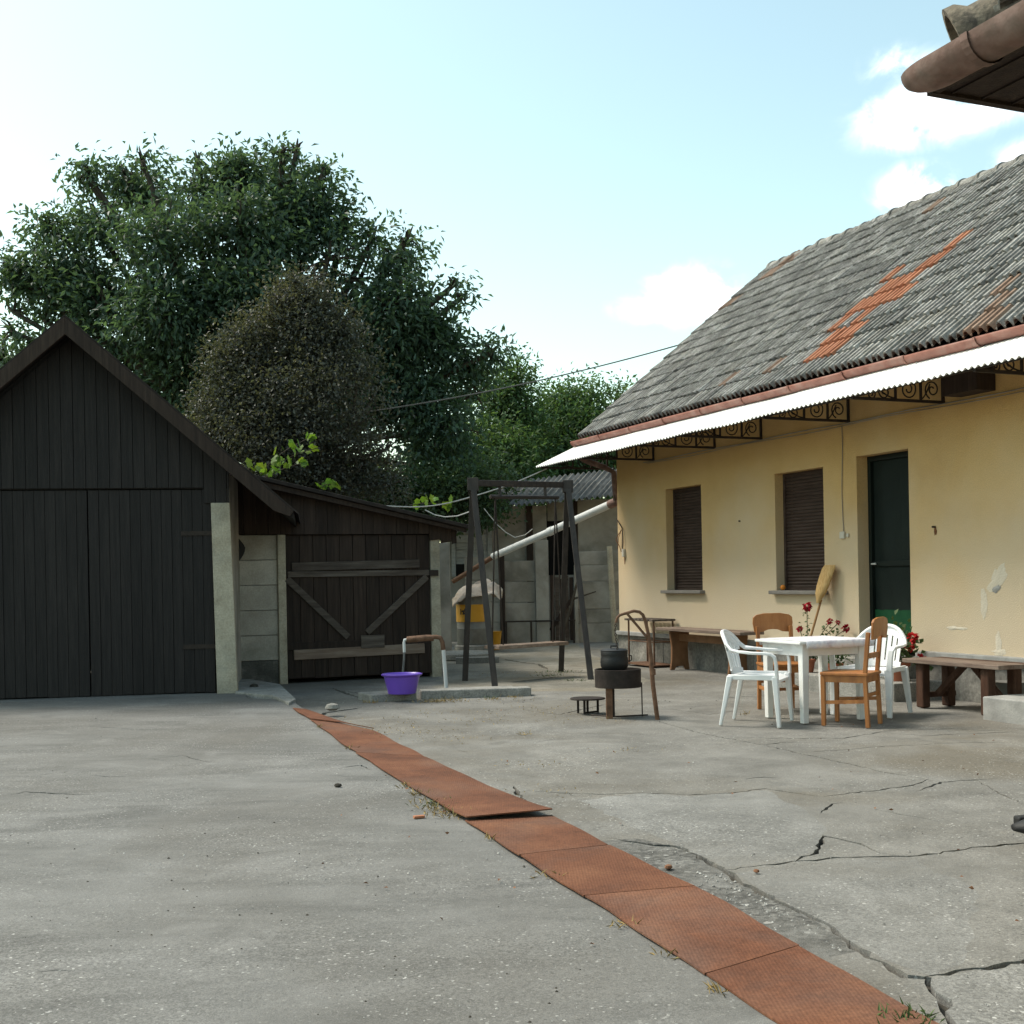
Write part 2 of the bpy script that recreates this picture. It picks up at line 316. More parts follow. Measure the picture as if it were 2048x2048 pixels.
whitePaint = mat('white_paint', [(.68, .68, .665), (.76, .76, .745)], 4, .5, .08, 40, dirt=(.58, .57, .54), dscale=5, damt=.4, spec=.4)
clothM = mat('printed_oilcloth', [(.72, .715, .73), (.70, .69, .72), (.45, .40, .47)], 9, .5, .05, 20, dist=.8)
pipeW = mat('white_pipe', [(.52, .525, .52), (.62, .625, .615)], 4, .5, .05, 30, dirt=(.40, .39, .36), dscale=5, damt=.4)
asbM = mat('asbestos_sheet', [(.08, .077, .07), (.135, .13, .12), (.19, .185, .17)], 3, .92, .4, 40, 9, rnd=.1, dirt=(.09, .085, .07), dscale=2, damt=.5)
paleDoor = mat('pale_painted_wood', [(.24, .25, .245), (.34, .35, .345), (.42, .425, .42)], 4, .8, .3, 30, 8, stretch=(1, 1, 5), rnd=.1)
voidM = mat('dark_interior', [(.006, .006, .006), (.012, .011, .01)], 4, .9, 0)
barrelM = mat('grey_drum', [(.15, .15, .14), (.22, .215, .2)], 5, .6, .1, 30, dirt=(.10, .09, .07), dscale=4)
yellowM = mat('yellow_label', [(.50, .24, .02), (.58, .29, .03)], 5, .5, .05, 30)
inkM = mat('label_ink', [(.03, .022, .02), (.045, .03, .025)], 5, .6, 0)
sheetM = mat('crumpled_sheet', [(.45, .33, .25), (.62, .52, .44), (.70, .64, .58)], 5, .55, .2, 20, dist=.6, trans=.25)
sheetI = mat('burlap', [(.20, .17, .12), (.3, .26, .19)], 20, .9, .3, 120)
purpleM = mat('purple_plastic', [(.13, .055, .42), (.155, .07, .48)], 3, .35, 0, 30, spec=.5)
straw = mat('broom_straw', [(.33, .20, .075), (.45, .29, .12), (.52, .36, .17)], 12, .85, .6, 60, 8, stretch=(6, 6, .5))
stick = mat('broom_stick', [(.26, .14, .06), (.36, .2, .09)], 6, .6, .1, 30)
terra = mat('terracotta', [(.26, .085, .045), (.34, .12, .065)], 8, .85, .2, 40)
leafG = mat('plant_leaf', [(.05, .085, .03), (.09, .13, .05)], 9, .6, 0, trans=.25, rnd=.25, island=True)
stemG = mat('plant_stem', [(.09, .11, .05), (.13, .10, .06)], 9, .7, 0)
redF = mat('red_petal', [(.40, .010, .015), (.56, .022, .02)], 20, .6, 0, trans=.15, rnd=.25, island=True)
roseF = mat('rose_petal', [(.30, .008, .022), (.42, .016, .035)], 20, .6, 0, trans=.15, rnd=.25, island=True)
vineL = mat('vine_leaf', [(.10, .19, .03), (.17, .27, .05)], 6, .55, 0, trans=.45, rnd=.2, hue=.02)
walL = mat('walnut_leaf', [(.065, .115, .082), (.100, .160, .112)], .35, .45, 0, trans=.5, rnd=.35, hue=.025, island=True, spec=.35)
plumL = mat('plum_leaf', [(.070, .080, .066), (.100, .100, .082)], .5, .5, 0, trans=.4, rnd=.35, hue=.03, island=True, spec=.45)
acaL = mat('acacia_leaf', [(.078, .142, .065), (.115, .19, .085)], .4, .55, 0, trans=.42, rnd=.3, hue=.02, island=True)
hedgeL = mat('hedge_leaf', [(.058, .10, .055), (.085, .135, .07)], .4, .5, 0, trans=.45, rnd=.3, hue=.02, island=True)
bark = mat('bark', [(.045, .036, .028), (.085, .07, .055)], 5, .95, .8, 14, 8, stretch=(3, 3, .6))
wireM = mat('wire', [(.10, .10, .10), (.16, .16, .155)], 9, .6, 0)
ropeM = mat('rope', [(.42, .41, .38), (.52, .51, .48)], 30, .8, .2, 90)
dryG = mat('dry_grass', [(.24, .17, .07), (.36, .27, .12)], 9, .9, 0, rnd=.25, island=True)
moss = mat('green_weed', [(.06, .10, .03), (.10, .14, .05)], 9, .8, 0, rnd=.25, island=True)
stoneM = mat('stone_chip', [(.24, .235, .22), (.36, .35, .33)], 30, .9, .2, 40, rnd=.45, island=True)
leafDry = mat('dead_leaf', [(.12, .055, .03), (.22, .11, .06)], 9, .9, 0, rnd=.3, island=True)
whiteSw = mat('switch_plastic', [(.5, .46, .38), (.58, .54, .46)], 5, .5, 0)
rubber = mat('black_rubber', [(.014, .014, .015), (.028, .027, .027)], 6, .6, .2, 40)

# rusty ribbed plates
rp = mat('rust_plate', [(.085, .033, .0175), (.14, .055, .028), (.19, .082, .042)], 2.2, .88, 0, 60, 11, dirt=(.10, .066, .053), dscale=1.1, damt=.65, rnd=.10, fine=(70, .2), stretch=(1, 1, 1))
t = rp.node_tree; wv = N(t, 'ShaderNodeTexWave', wave_type='BANDS', bands_direction='X'); wv.inputs['Scale'].default_value = 24; wv.inputs['Distortion'].default_value = .6; wv.inputs['Detail'].default_value = 2
uvn = N(t, 'ShaderNodeTexCoord'); t.links.new(uvn.outputs['Object'], wv.inputs['Vector']); bu = N(t, 'ShaderNodeBump'); bu.inputs['Strength'].default_value = .22; bu.inputs['Distance'].default_value = .003
t.links.new(wv.outputs['Fac'], bu.inputs['Height']); t.links.new(bu.outputs[0], [n for n in t.nodes if n.type == 'BSDF_PRINCIPLED'][0].inputs['Normal'])
# ================================================================== the ground
def zL(x, y):
    q = min(1, max(0, (y - 8.5) / 5)); return .065 * q * q * (3 - 2 * q)
base = MB(); base.add([(-500, -500, -.10), (500, -500, -.10), (500, 900, -.10), (-500, 900, -.10)], [(0, 1, 2, 3)])
tag(base.build('ground', soil), kind='structure')
sub = MB(); sub.box((-12, -6, -.099), (14, 34, -.034)); tag(sub.build('yard_soil', crackM), kind='structure')
SL = [(585, 1429), (622, 1450), (713, 1510), (769, 1547), (804, 1570), (870, 1609), (930, 1644), (990, 1684), (1087, 1750), (1166, 1796), (1400, 1948), (1542, 2048), (1700, 2150), (2150, 2450)]
SR = [(640, 1433), (742, 1463), (850, 1516), (912, 1547), (960, 1568), (1030, 1600), (1100, 1635), (1215, 1692), (1393, 1779), (1490, 1835), (1582, 1891), (1858, 2048), (2000, 2128), (2700, 2530)]
gl = [G(*p) for p in SL]; gr = [G(*p) for p in SR]
def mid_at(y):
    for a, b, A, B in zip(gl, gl[1:], gr, gr[1:]):
        m0, m1 = (a + A) / 2, (b + B) / 2
        if m1.y <= y <= m0.y: return m0.x + (m1.x - m0.x) * (y - m0.y) / (m1.y - m0.y)
    return None
edge = [((a + A) / 2).xy for a, A in zip(gl, gr)]           # far -> near
def pavement(name, outer, cracks, patches, mats, zf, seed, step=.34):
    """flat slab with real cracks: constrained triangulation, crack ribbons cut out, sides let down"""
    rd = random.Random(seed)
    vs = []; es = []; fs = []
    def poly(pts):
        pts = list(pts)
        if sum(a[0] * b[1] - b[0] * a[1] for a, b in zip(pts, pts[1:] + pts[:1])) < 0: pts.reverse()
        b = len(vs); vs.extend([Vector((p[0], p[1])) for p in pts]); fs.append(list(range(b, b + len(pts)))); 
    poly(outer)
    kinds = {0: 'outer'}
    for i, (pts, mi) in enumerate(patches):
        q = []
        for a, b in zip(pts, pts[1:] + pts[:1]):
            a, b = Vector(a), Vector(b); n = max(1, int((b - a).length / .1))
            for k in range(n):
                p = a.lerp(b, k / n); q.append((p.x + rd.uniform(-.025, .025), p.y + rd.uniform(-.03, .03)))
        kinds[len(fs)] = ('patch', mi); poly(q)
    for pts, w in cracks:
        q = []
        for a, b in zip(pts, pts[1:]):
            a, b = Vector(a[:2]), Vector(b[:2]); n = max(1, int((b - a).length / .05))
            for k in range(n):
                p = a.lerp(b, k / n); q.append(p + Vector((rd.uniform(-.012, .012), rd.uniform(-.016, .016))))
        q.append(Vector(pts[-1][:2]))
        Lf = []; Rt = []
        for k, p in enumerate(q):
            d = (q[min(k + 1, len(q) - 1)] - q[max(k - 1, 0)]).normalized(); nn = Vector((-d.y, d.x)); tt = min(1, min(k, len(q) - 1 - k) / 5 + .15)
            ww = w * 1.6 * tt * rd.uniform(.4, 1.35) / 2; Lf.append(p + nn * ww); Rt.append(p - nn * ww)
        kinds[len(fs)] = 'crack'; poly(Lf + Rt[::-1])
    xs = [p[0] for p in outer]; ys = [p[1] for p in outer]
    x = min(xs)
    while x < max(xs):
        y = min(ys)
        while y < max(ys):
            vs.append(Vector((x + rd.uniform(-.1, .1), y + rd.uniform(-.1, .1)))); y += step
        x += step
    ov, oe, of, _, _, off = delaunay_2d_cdt(vs, es, fs, 0, 1e-5)
    bm = bmesh.new()
    bv = [bm.verts.new((p.x, p.y, zf(p.x, p.y))) for p in ov]
    for f, o in zip(of, off):
        ks = [kinds[i] for i in o]
        if 'outer' not in ks or 'crack' in ks: continue
        try: fc = bm.faces.new([bv[i] for i in f])
        except ValueError: continue
        for q in ks:
            if q[0] == 'patch': fc.material_index = q[1]
    for v in [v for v in bm.verts if not v.link_faces]: bm.verts.remove(v)
    bmesh.ops.recalc_face_normals(bm, faces=bm.faces)
    if sum(f.normal.z for f in bm.faces) < 0: bmesh.ops.reverse_faces(bm, faces=bm.faces)
    be = [e for e in bm.edges if len(e.link_faces) == 1]
    r = bmesh.ops.extrude_edge_only(bm, edges=be)
    for v in r['geom']:
        if isinstance(v, bmesh.types.BMVert): v.co.z -= .05
    me = bpy.data.meshes.new(name); bm.to_mesh(me); bm.free()
    for m in mats: me.materials.append(m)
    o = bpy.data.objects.new(name, me); COL.objects.link(o); return tag(o, kind='structure')
z8 = lambda x, y: G(1200 + x * .439, 1380 + y * .439).xy
z7 = lambda x, y: G(550 + x * .44, 1380 + y * .44).xy
z1 = lambda x, y: G(550 + x * .3106, 1150 + y * .3106).xy
zB = lambda x, y: G(x * .44, 1350 + y * .44).xy
def zl(x, y): return zL(x, y) + .012 * noise.noise((x * .6, y * .6, 3)) + .004 * noise.noise((x * 3, y * 3, 1))
def zr(x, y): return .010 * noise.noise((x * .7, y * .7, 9)) + .004 * noise.noise((x * 3, y * 3, 4)) - .006
outL = [(-11, -5)] + [tuple(p) for p in edge[::-1]] + [(-2.35, 12.9), (-2.9, 13.25), (-3.3, 14.75), (-11, 13.4)]
crL = [([zB(0, 550), zB(120, 530), zB(280, 540), zB(420, 545)], .012), ([zB(410, 458), zB(500, 465), zB(580, 462)], .014), ([zB(110, 465), zB(350, 432)], .008), ([zB(150, 1360), zB(260, 1350), zB(330, 1352)], .010),
       ([zB(400, 250), zB(640, 262)], .010), ([zB(700, 385), zB(830, 372), zB(960, 405)], .010), ([zB(1500, 430), zB(1640, 410), zB(1690, 432)], .010), ([zB(640, 375), zB(760, 400)], .007), ([zB(1470, 455), zB(1700, 462)], .007)]
pavement('concrete_pavement', outL, crL, [], [concL], zl, 3)
outR = [tuple(p) for p in edge] + [(9, .6), (9, 29), (-4, 29), (-4, 15), (-2.9, 13.25), (-2.35, 12.9)]
crA = [z8(35, 670), z8(200, 700), z8(360, 715), z8(490, 770), z8(560, 820), z8(700, 900), z8(770, 935), z8(890, 1000), z8(1030, 1060), z8(1130, 1150), z8(1230, 1215), z8(1300, 1240), z8(1400, 1300), z8(1480, 1310), z8(1550, 1400), z8(1600, 1522), z8(1750, 1700)]
crR = [(crA, .022), ([z8(560, 815), z8(880, 775), z8(1110, 752), z8(1450, 750), z8(1700, 715), z8(1932, 690), z8(2300, 660)], .014), ([z8(880, 775), z8(985, 735), z8(1020, 665), z8(1130, 685), z8(1220, 705), z8(1270, 735), z8(1360, 745)], .016),
       ([z8(1480, 1308), z8(1700, 1265), z8(1932, 1225), z8(2300, 1160)], .020), ([z8(1020, 480), z8(1200, 458), z8(1420, 430), z8(1500, 400)], .012), ([z8(1440, 460), z8(1550, 415), z8(1700, 405), z8(1830, 395)], .014), ([z8(1720, 405), z8(1790, 450), z8(1932, 520)], .009),
       ([z8(-200, 462), z8(0, 470), z8(180, 460), z8(410, 470), z8(600, 462), z8(760, 445), z8(850, 460), z8(1010, 480)], .012), ([z8(1010, 560), z8(1060, 515), z8(1110, 510)], .020),
       ([z8(250, 135), z8(400, 180), z8(570, 215), z8(750, 245), z8(900, 280), z8(1080, 318), z8(1250, 360), z8(1480, 400)], .013), ([z8(1250, 545), z8(1450, 580), z8(1550, 600)], .009), ([z8(660, 400), z8(740, 390), z8(830, 398)], .020), ([z8(730, 245), z8(820, 235), z8(920, 232)], .02),
       ([z8(600, 212), z8(1100, 215), z8(1300, 185), z8(1600, 175), z8(1932, 190)], .010), ([z8(900, 280), z8(1300, 250), z8(1700, 235), z8(1932, 240)], .008), ([z8(450, 335), z8(530, 340)], .014), ([z8(-350, 90), z8(-180, 110), z8(40, 60)], .012),
       ([z1(370, 730), z1(450, 760), z1(560, 790), z1(620, 800)], .035), ([z1(440, 745), z1(560, 765), z1(650, 770)], .02), ([z1(300, 910), z1(320, 885), z1(420, 870), z1(560, 850)], .04), ([z1(150, 800), z1(300, 808), z1(480, 805)], .02), ([z1(320, 905), z1(420, 915)], .05),
       ([z1(1480, 540), z1(1580, 560), z1(1700, 575), z1(1760, 605)], .04), ([z1(1560, 685), z1(1700, 670), z1(1840, 650)], .05), ([z7(1090, 430), z7(1110, 470), z7(1140, 500)], .02), ([z7(1140, 455), z7(1340, 465), z7(1370, 480)], .012), ([z7(830, 270), z7(880, 280)], .03),
       ([G(1390, 1395).xy, G(1470, 1393).xy, G(1560, 1388).xy], .014), ([G(1330, 1415).xy, G(1420, 1428).xy, G(1500, 1415).xy], .010), ([G(1700, 1460).xy, G(1850, 1470).xy, G(2048, 1462).xy], .010)]
stripR = [tuple(p.xy) for p in gr[6:12]]
worn = [(z8(0, 690)), z8(150, 680), z8(360, 718), z8(490, 772), z8(560, 822), z8(620, 860), z8(700, 905), z8(770, 940), z8(890, 1003), z8(1030, 1063), z8(1130, 1152), z8(1200, 1200), z8(1020, 1225), z8(870, 1160), z8(430, 905), z8(200, 800)]
pale = [z8(30, 560), z8(-80, 500), z8(180, 465), z8(410, 475), z8(760, 450), z8(1000, 585), z8(1015, 660), z8(980, 735), z8(560, 812), z8(490, 765), z8(360, 712), z8(220, 650)]
pale2 = [z8(1500, 1320), z8(1932, 1240), z8(2300, 1190), z8(2300, 1900), z8(1800, 1700), z8(1600, 1500)]
pale3 = [z8(780, 930), z8(600, 830), z8(1100, 760), z8(1440, 770), z8(1700, 900), z8(1700, 1200), z8(1480, 1295), z8(1300, 1230), z8(1130, 1140)]
def ragged(pts, k=6, amp=.22, sd=1):
    out_ = []
    for i, (a, b) in enumerate(zip(pts, pts[1:] + pts[:1])):
        for j in range(k):
            t_ = j / k; x, y = a[0] + (b[0] - a[0]) * t_, a[1] + (b[1] - a[1]) * t_; out_.append((x + amp * noise.noise((x * 2.1, y * 2.1, sd)), y + amp * noise.noise((x * 2.1, y * 2.1, sd + 5))))
    return out_
sandy = ragged([(-.9, 14.45), (.4, 14.0), (1.4, 14.3), (1.75, 15.6), (1.5, 18.0), (1.2, 24.2), (-1.1, 24.2), (-1.3, 19.0), (-1.0, 16.2)])
pavement('yard_pavement', outR, crR, [([tuple(p) for p in worn], 1), ([tuple(p) for p in pale], 2), ([tuple(p) for p in pale2], 2), ([tuple(p) for p in pale3], 2), (sandy, 3)], [concR, concD, concP, concW], zr, 5)

# ================================================================== rusty plates of the channel cover
seams = [((585, 1429), (640, 1433)), ((622, 1450), (746, 1463)), ((713, 1510), (850, 1517)), ((930, 1645), (1103, 1635)), ((1040, 1716), (1219, 1696)), ((1168, 1799), (1391, 1780)), ((1412, 1956), (1600, 1900)), ((1700, 2150), (1990, 2122))]
plab = ['curled rusty plate at the far end of the channel cover', 'short rusty plate second from the far end of the strip', 'long rusty plate that ends in a raised near edge', 'rusty plate just in front of the raised plate edge', 'rusty plate beside the dark worn concrete',
        'long rusty plate crossing the lower middle of the yard', 'nearest rusty plate at the bottom edge of the photo']
def along(edge_, p):   # foot points for smooth sides
    return p
for i in range(7):
    (a0, b0), (a1, b1) = seams[i], seams[i + 1]
    A0, B0, A1, B1 = G(*a0), G(*b0), G(*a1), G(*b1)
    m = MB(); n, k = 8, 14; th = .007
    lift = {0: .02, 2: .04}.get(i, .001)
    vs = []
    cen = (A0 + B0 + A1 + B1) / 4
    ext = (A1 - A0).normalized() * (.03 if i in (0, 2) else -.004)
    for r in range(k + 1):
        tq = r / k
        for c in range(n + 1):
            s = c / n; p = (A0.lerp(A1, tq) + (ext if r == k else Vector())).lerp(B0.lerp(B1, tq) + (ext if r == k else Vector()), s)
            wob = .010 * noise.noise((p.x * 1.5, p.y * 1.5, 0)); side = Vector((.02 * noise.noise((p.y * 2, i, 0)), 0, 0)) if c in (0, n) else Vector()
            z = zL(p.x, p.y) * (1 - max(0, s - .55) / .45) + .014 + abs(wob) * .6 + lift * tq ** 5 * (.6 + .4 * s) + 0
            vs.append(Vector((p.x - cen.x, p.y - cen.y, z)) + side)
    nn = len(vs); vs += [v - Vector((0, 0, th)) for v in vs]
    q = lambda r, c: r * (n + 1) + c
    fs = [(q(r, c), q(r, c + 1), q(r + 1, c + 1), q(r + 1, c)) for r in range(k) for c in range(n)]
    fs += [tuple(x + nn for x in f[::-1]) for f in fs]
    rim = [q(0, c) for c in range(n)] + [q(r, n) for r in range(k)] + [q(k, c) for c in range(n, 0, -1)] + [q(r, 0) for r in range(k, 0, -1)]
    fs += [(a, a + nn, b + nn, b) for a, b in zip(rim, rim[1:] + rim[:1])]
    m.add(vs, fs); o = m.build('rusty_plate', rp, smooth='auto', loc=(cen.x, cen.y, 0)); tag(o, plab[i], 'metal plate', 'rusty plates covering the channel')

# ================================================================== the house
HC = Vector((1.68, 19.2, 0)); HD = Vector((.3841, -.9233, 0)); HA = math.atan2(HD.y, HD.x); HN = Vector((-.9233, -.3841, 0))
house = thing('house', 'low ochre farmhouse with grey tiled roof, brown gutter and white awning', 'house', HC, HA)
# local frame: x along the wall towards the camera, y into the house, z up
LEN = 11.2; DEP = 6.5; WT = 3.66
holes = [(1.52, 2.50, 1.10, 2.57), (4.25, 5.23, 1.10, 2.56), (5.84, 6.70, .40, 2.62)]
def wallmesh():
    xs = sorted({0, LEN} | {h[0] for h in holes} | {h[1] for h in holes}); zs = sorted({.46, WT} | {h[2] for h in holes if h[2] > .46} | {h[3] for h in holes})
    m = MB(); t_ = .30
    def hole(x, z): return any(a < x < b and c < z < d for a, b, c, d in holes)
    for i in range(len(xs) - 1):
        for j in range(len(zs) - 1):
            if hole((xs[i] + xs[i + 1]) / 2, (zs[j] + zs[j + 1]) / 2): continue
            m.add([(xs[i], 0, zs[j]), (xs[i + 1], 0, zs[j]), (xs[i + 1], 0, zs[j + 1]), (xs[i], 0, zs[j + 1])], [(0, 1, 2, 3)])
    for a, b, c, d in holes:
        c = max(c, .46)
        m.add([(a, 0, c), (a, t_, c), (a, t_, d), (a, 0, d)], [(0, 1, 2, 3)]); m.add([(b, 0, c), (b, t_, c), (b, t_, d), (b, 0, d)], [(0, 3, 2, 1)])
        m.add([(a, 0, d), (b, 0, d), (b, t_, d), (a, t_, d)], [(0, 3, 2, 1)]); m.add([(a, 0, c), (b, 0, c), (b, t_, c), (a, t_, c)], [(0, 1, 2, 3)])
    # other sides and gables
    m.add([(0, 0, .46), (0, DEP, .46), (0, DEP, WT), (0, DEP / 2, WT + 2.75), (0, 0, WT)], [(0, 1, 2, 3, 4)])
    m.add([(LEN, 0, .46), (LEN, DEP, .46), (LEN, DEP, WT), (LEN, DEP / 2, WT + 2.75), (LEN, 0, WT)], [(4, 3, 2, 1, 0)])
    m.add([(0, DEP, .46), (LEN, DEP, .46), (LEN, DEP, WT), (0, DEP, WT)], [(3, 2, 1, 0)])
    me = bpy.data.meshes.new('wall'); me.from_pydata(m.v, [], m.f); return me
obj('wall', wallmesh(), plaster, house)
m = MB()
for i in range(24):          # rough field-stone plinth, face slightly uneven
    x0, x1 = LEN * i / 24, LEN * (i + 1) / 24
    if x1 > 5.3 and x0 < 7.2: pass
    m.box((x0, -.012 - .018 * random.random(), -.08), (x1, .3, .40))
m.box((.002, .3, -.08), (LEN - .002, DEP, .455)); m.build('plinth', plinthM, house)
m = MB(); m.box((-.03, -.07, .40), (5.70, .25, .462)); m.box((6.84, -.08, .40), (LEN, .25, .47)); m.build('plinth_ledge', ledgeM, house, bev=.008)
for (a, b, c, d) in holes[:2]:
    w = MB(); 
    w.box((a, .27, c), (b, .295, d)); wo = w.build('window', doorM, house)
    f = MB(); n = 34
    for i in range(n):
        z0 = c + .03 + (d - c - .04) * i / n; z1 = c + .03 + (d - c - .04) * (i + 1) / n - .008
        zm = (z0 + z1) / 2; yj = .15 + .003 * math.sin(i * 7)
        f.add([(a + .03, yj, z0), (b - .03, yj, z0), (b - .03, yj - .011, zm), (a + .03, yj - .011, zm), (b - .03, yj, z1), (a + .03, yj, z1), (b - .03, yj + .01, z1 + .008), (a + .03, yj + .01, z1 + .008)], [(0, 1, 2, 3), (3, 2, 4, 5), (5, 4, 6, 7)])
    f.build('roller_shutter', shutterM, wo)
    f = MB(); f.box((a, .12, c + .002), (a + .035, .22, d - .002)); f.box((b - .035, .12, c + .002), (b, .22, d - .002)); f.box((a + .035, .12, d - .03), (b - .035, .22, d - .002)); f.box((a + .035, .135, c + .002), (b - .035, .19, c + .035)); f.build('frame', shutterM, wo, bev=.004)
    s = MB(); s.box((a - .06, -.085, c - .045), (b + .06, .16, c + .001)); s.build('sill', sillM, wo, bev=.008)
# door: dark leaf, insect net, green lower cloth
a, b, c, d = holes[2]
dr = MB(); dr.box((a, .24, c + .01), (b, .29, d)); do = dr.build('door', doorM, house)
f = MB(); f.box((a, .15, c + .01), (a + .05, .235, d - .002)); f.box((b - .05, .15, c + .01), (b, .235, d - .002)); f.box((a + .05, .15, d - .06), (b - .05, .235, d - .002)); f.box((a + .05, .17, 1.37), (b - .05, .225, 1.43)); f.box((a + .05, .17, c + .01), (b - .05, .225, c + .09)); f.build('frame', doorM, do, bev=.004)
def cloth(x0, x1, z0, z1, y, amp, nx=28, nz=10, ph=0):
    m = MB(); vs = []
    for j in range(nz + 1):
        for i in range(nx + 1):
            u = i / nx; w = j / nz; vs.append((x0 + (x1 - x0) * u, y + amp * math.sin(u * 17 + ph + w * 1.5) * (.4 + .6 * (1 - w)) + amp * .6 * noise.noise((u * 4, w * 3, ph)), z0 + (z1 - z0) * w))
    return m.add(vs, [(j * (nx + 1) + i, j * (nx + 1) + i + 1, (j + 1) * (nx + 1) + i + 1, (j + 1) * (nx + 1) + i) for j in range(nz) for i in range(nx)])
cloth(a + .05, b - .05, 1.43, d - .06, .195, .006).build('net', meshG, do, smooth=True)
cloth(a + .05, b - .05, .88, 1.372, .195, .005, ph=2).build('net', meshG, do, smooth=True)
cloth(a + .05, b - .05, c + .09, .885, .19, .006, ph=4).build('lower_cloth', greenM, do, smooth=True)
hd = MB(); hd.tube([(a + .075, .17, 1.40), (a + .075, .13, 1.40), (a + .15, .125, 1.40)], .011, 8); hd.build('handle', pipeW, do, smooth=True)
# ironwork brackets under the awning
AO, AI = 1.20, .10
def awz(o): return 3.05 + (AO - o) * .475
def spiral(cx, cz, r0, turns, a0, sgn=1, n=26):
    return [(cx + (r0 * (1 - .82 * i / n)) * math.cos(a0 + sgn * turns * 2 * math.pi * i / n), cz + (r0 * (1 - .82 * i / n)) * math.sin(a0 + sgn * turns * 2 * math.pi * i / n)) for i in range(n + 1)]
def bracket():
    m = MB(); zb = 3.035
    P = lambda o, z: (0, -o, z)
    m.bar(P(.0, zb), P(AO - .04, zb), .03, .028); m.bar(P(.0, awz(0) - .03), P(AO - .04, awz(AO - .04) - .03), .03, .022); m.bar(P(.012, zb), P(.012, awz(0) - .03), .03, .024, up=(1, 0, 0))
    for o in (.30, .62): m.bar(P(o, zb), P(o, awz(o) - .03), .022, .02, up=(1, 0, 0))
    for (o, z, r, tn, a0, sg) in ((.15, 3.16, .10, 1.6, -1.2, 1), (.16, 3.33, .075, 1.4, 1.5, -1), (.46, 3.15, .105, 1.7, 2.0, 1), (.39, 3.25, .055, 1.3, 0, -1), (.76, 3.11, .075, 1.5, 1.0, -1), (.92, 3.08, .05, 1.4, 2.5, 1)):
        m.tube([P(x, y) for x, y in spiral(o, z, r, tn, a0, sg)], .008, 5)
    m.tube([P(.30 - .12 * q / 8, zb + .02 + .16 * (q / 8) ** 1.6) for q in range(9)], .008, 5); m.tube([P(.62 + .2 * q / 8, zb + .02 + .08 * (q / 8) ** 2) for q in range(9)], .008, 5)
    return m.mesh('awning_bracket')
bme = bracket(); bme.materials.append(ironM)
for sx in (-.30, 1.2, 2.89, 3.99, 5.73, 7.25, 8.9, 10.6): inst(bme, 'awning_bracket', house, (sx, 0, 0))
m = MB(); m.bar((-.4, -AO + .06, awz(AO - .06) - .028), (LEN, -AO + .06, awz(AO - .06) - .028), .03, .02); m.bar((-.4, -.5, awz(.5) - .03), (LEN, -.5, awz(.5) - .03), .03, .02); m.build('awning_rail', ironM, house)
# white corrugated awning sheets
xx = -.43; k = 0
while xx < LEN:
    x1 = min(xx + 2.02, LEN); m = MB(); vs = []; nx = int((x1 - xx) / .0127); th = .004
    for j, o in enumerate((AI, .5, .9, AO)):
        for i in range(nx + 1):
            x = xx + (x1 - xx) * i / nx; sag = (.018 * noise.noise((x * 1.1, k * .1, 5)) + .012 * noise.noise((x * .45, 0, 2))) * (o / AO)
            vs.append((x, -o - (.012 * noise.noise((k, 3, 3)) if j == 3 else 0), awz(o) + .013 * math.sin(x * 2 * math.pi / .076) + sag + k % 2 * .004))
    nn = len(vs); q = lambda j, i: j * (nx + 1) + i
    fs = [(q(j, i), q(j, i + 1), q(j + 1, i + 1), q(j + 1, i)) for j in range(3) for i in range(nx)]
    vs += [(x, y, z - th) for x, y, z in vs]; fs += [tuple(a_ + nn for a_ in f[::-1]) for f in fs] + [(q(3, i), q(3, i + 1), q(3, i + 1) + nn, q(3, i) + nn) for i in range(nx)] + [(q(j, 0), q(j + 1, 0), q(j + 1, 0) + nn, q(j, 0) + nn) for j in range(3)]
    m.add(vs, fs).build('awning_sheet', awnM, house, smooth=True); xx = x1 - .04 if x1 < LEN else LEN; k += 1
# roof: boards, tiles
EO, EZ, RW, RZ = .44, 3.50, DEP / 2, 6.53        # eave offset, eave height, ridge inset, ridge height
SL_ = math.hypot(RW + EO, RZ - EZ); ra = math.atan2(RZ - EZ, RW + EO); XL = -.36
m = MB()
for sg in (1, -1):
    y0, y1 = (-EO, RW) if sg == 1 else (DEP + EO, RW)
    m.add([(XL + .03, y0, EZ - .05), (LEN + .2, y0, EZ - .05), (LEN + .2, y1, RZ - .05), (XL + .03, y1, RZ - .05), (XL + .03, y0, EZ - .09), (LEN + .2, y0, EZ - .09), (LEN + .2, y1, RZ - .09), (XL + .03, y1, RZ - .09)], [(0, 1, 2, 3), (7, 6, 5, 4), (0, 4, 5, 1), (0, 3, 7, 4), (1, 5, 6, 2)])
m.box((XL + .02, -EO + .0, EZ - .16), (LEN + .2, -EO + .03, EZ - .03))
rf = m.build('roof', darkWood, house)
TW, NR = .205, 14; EX = SL_ / NR; TL = EX + .07
def tile():
    m = MB(); prof = []
    for i in range(11):
        x = TW * 1.02 * i / 10; q = i / 10 * 2 % 1 if i < 10 else 0
        prof.append((x, [0, .0, .052, .066, .060, .034][int(round(q * 5))] if i < 10 else .0))
    vs = []
    for (y, dz) in ((0, .030), (TL, .004)):
        vs += [(x, y, z + dz) for x, z in prof]
    n = len(prof); vs += [(x, 0, z + .012) for x, z in prof]
    fs = [(i, i + 1, n + i + 1, n + i) for i in range(n - 1)] + [(i, i + 2 * n, i + 1 + 2 * n, i + 1) for i in range(n - 1)]
    fs += [(0, n, 2 * n), (n - 1, 3 * n - 1, 2 * n - 1)]
    return m.add(vs, fs)
tm = tile(); tme = tm.mesh('tile'); tme.materials.append(tileM)
NCt = int((LEN + .2 - XL) / TW)
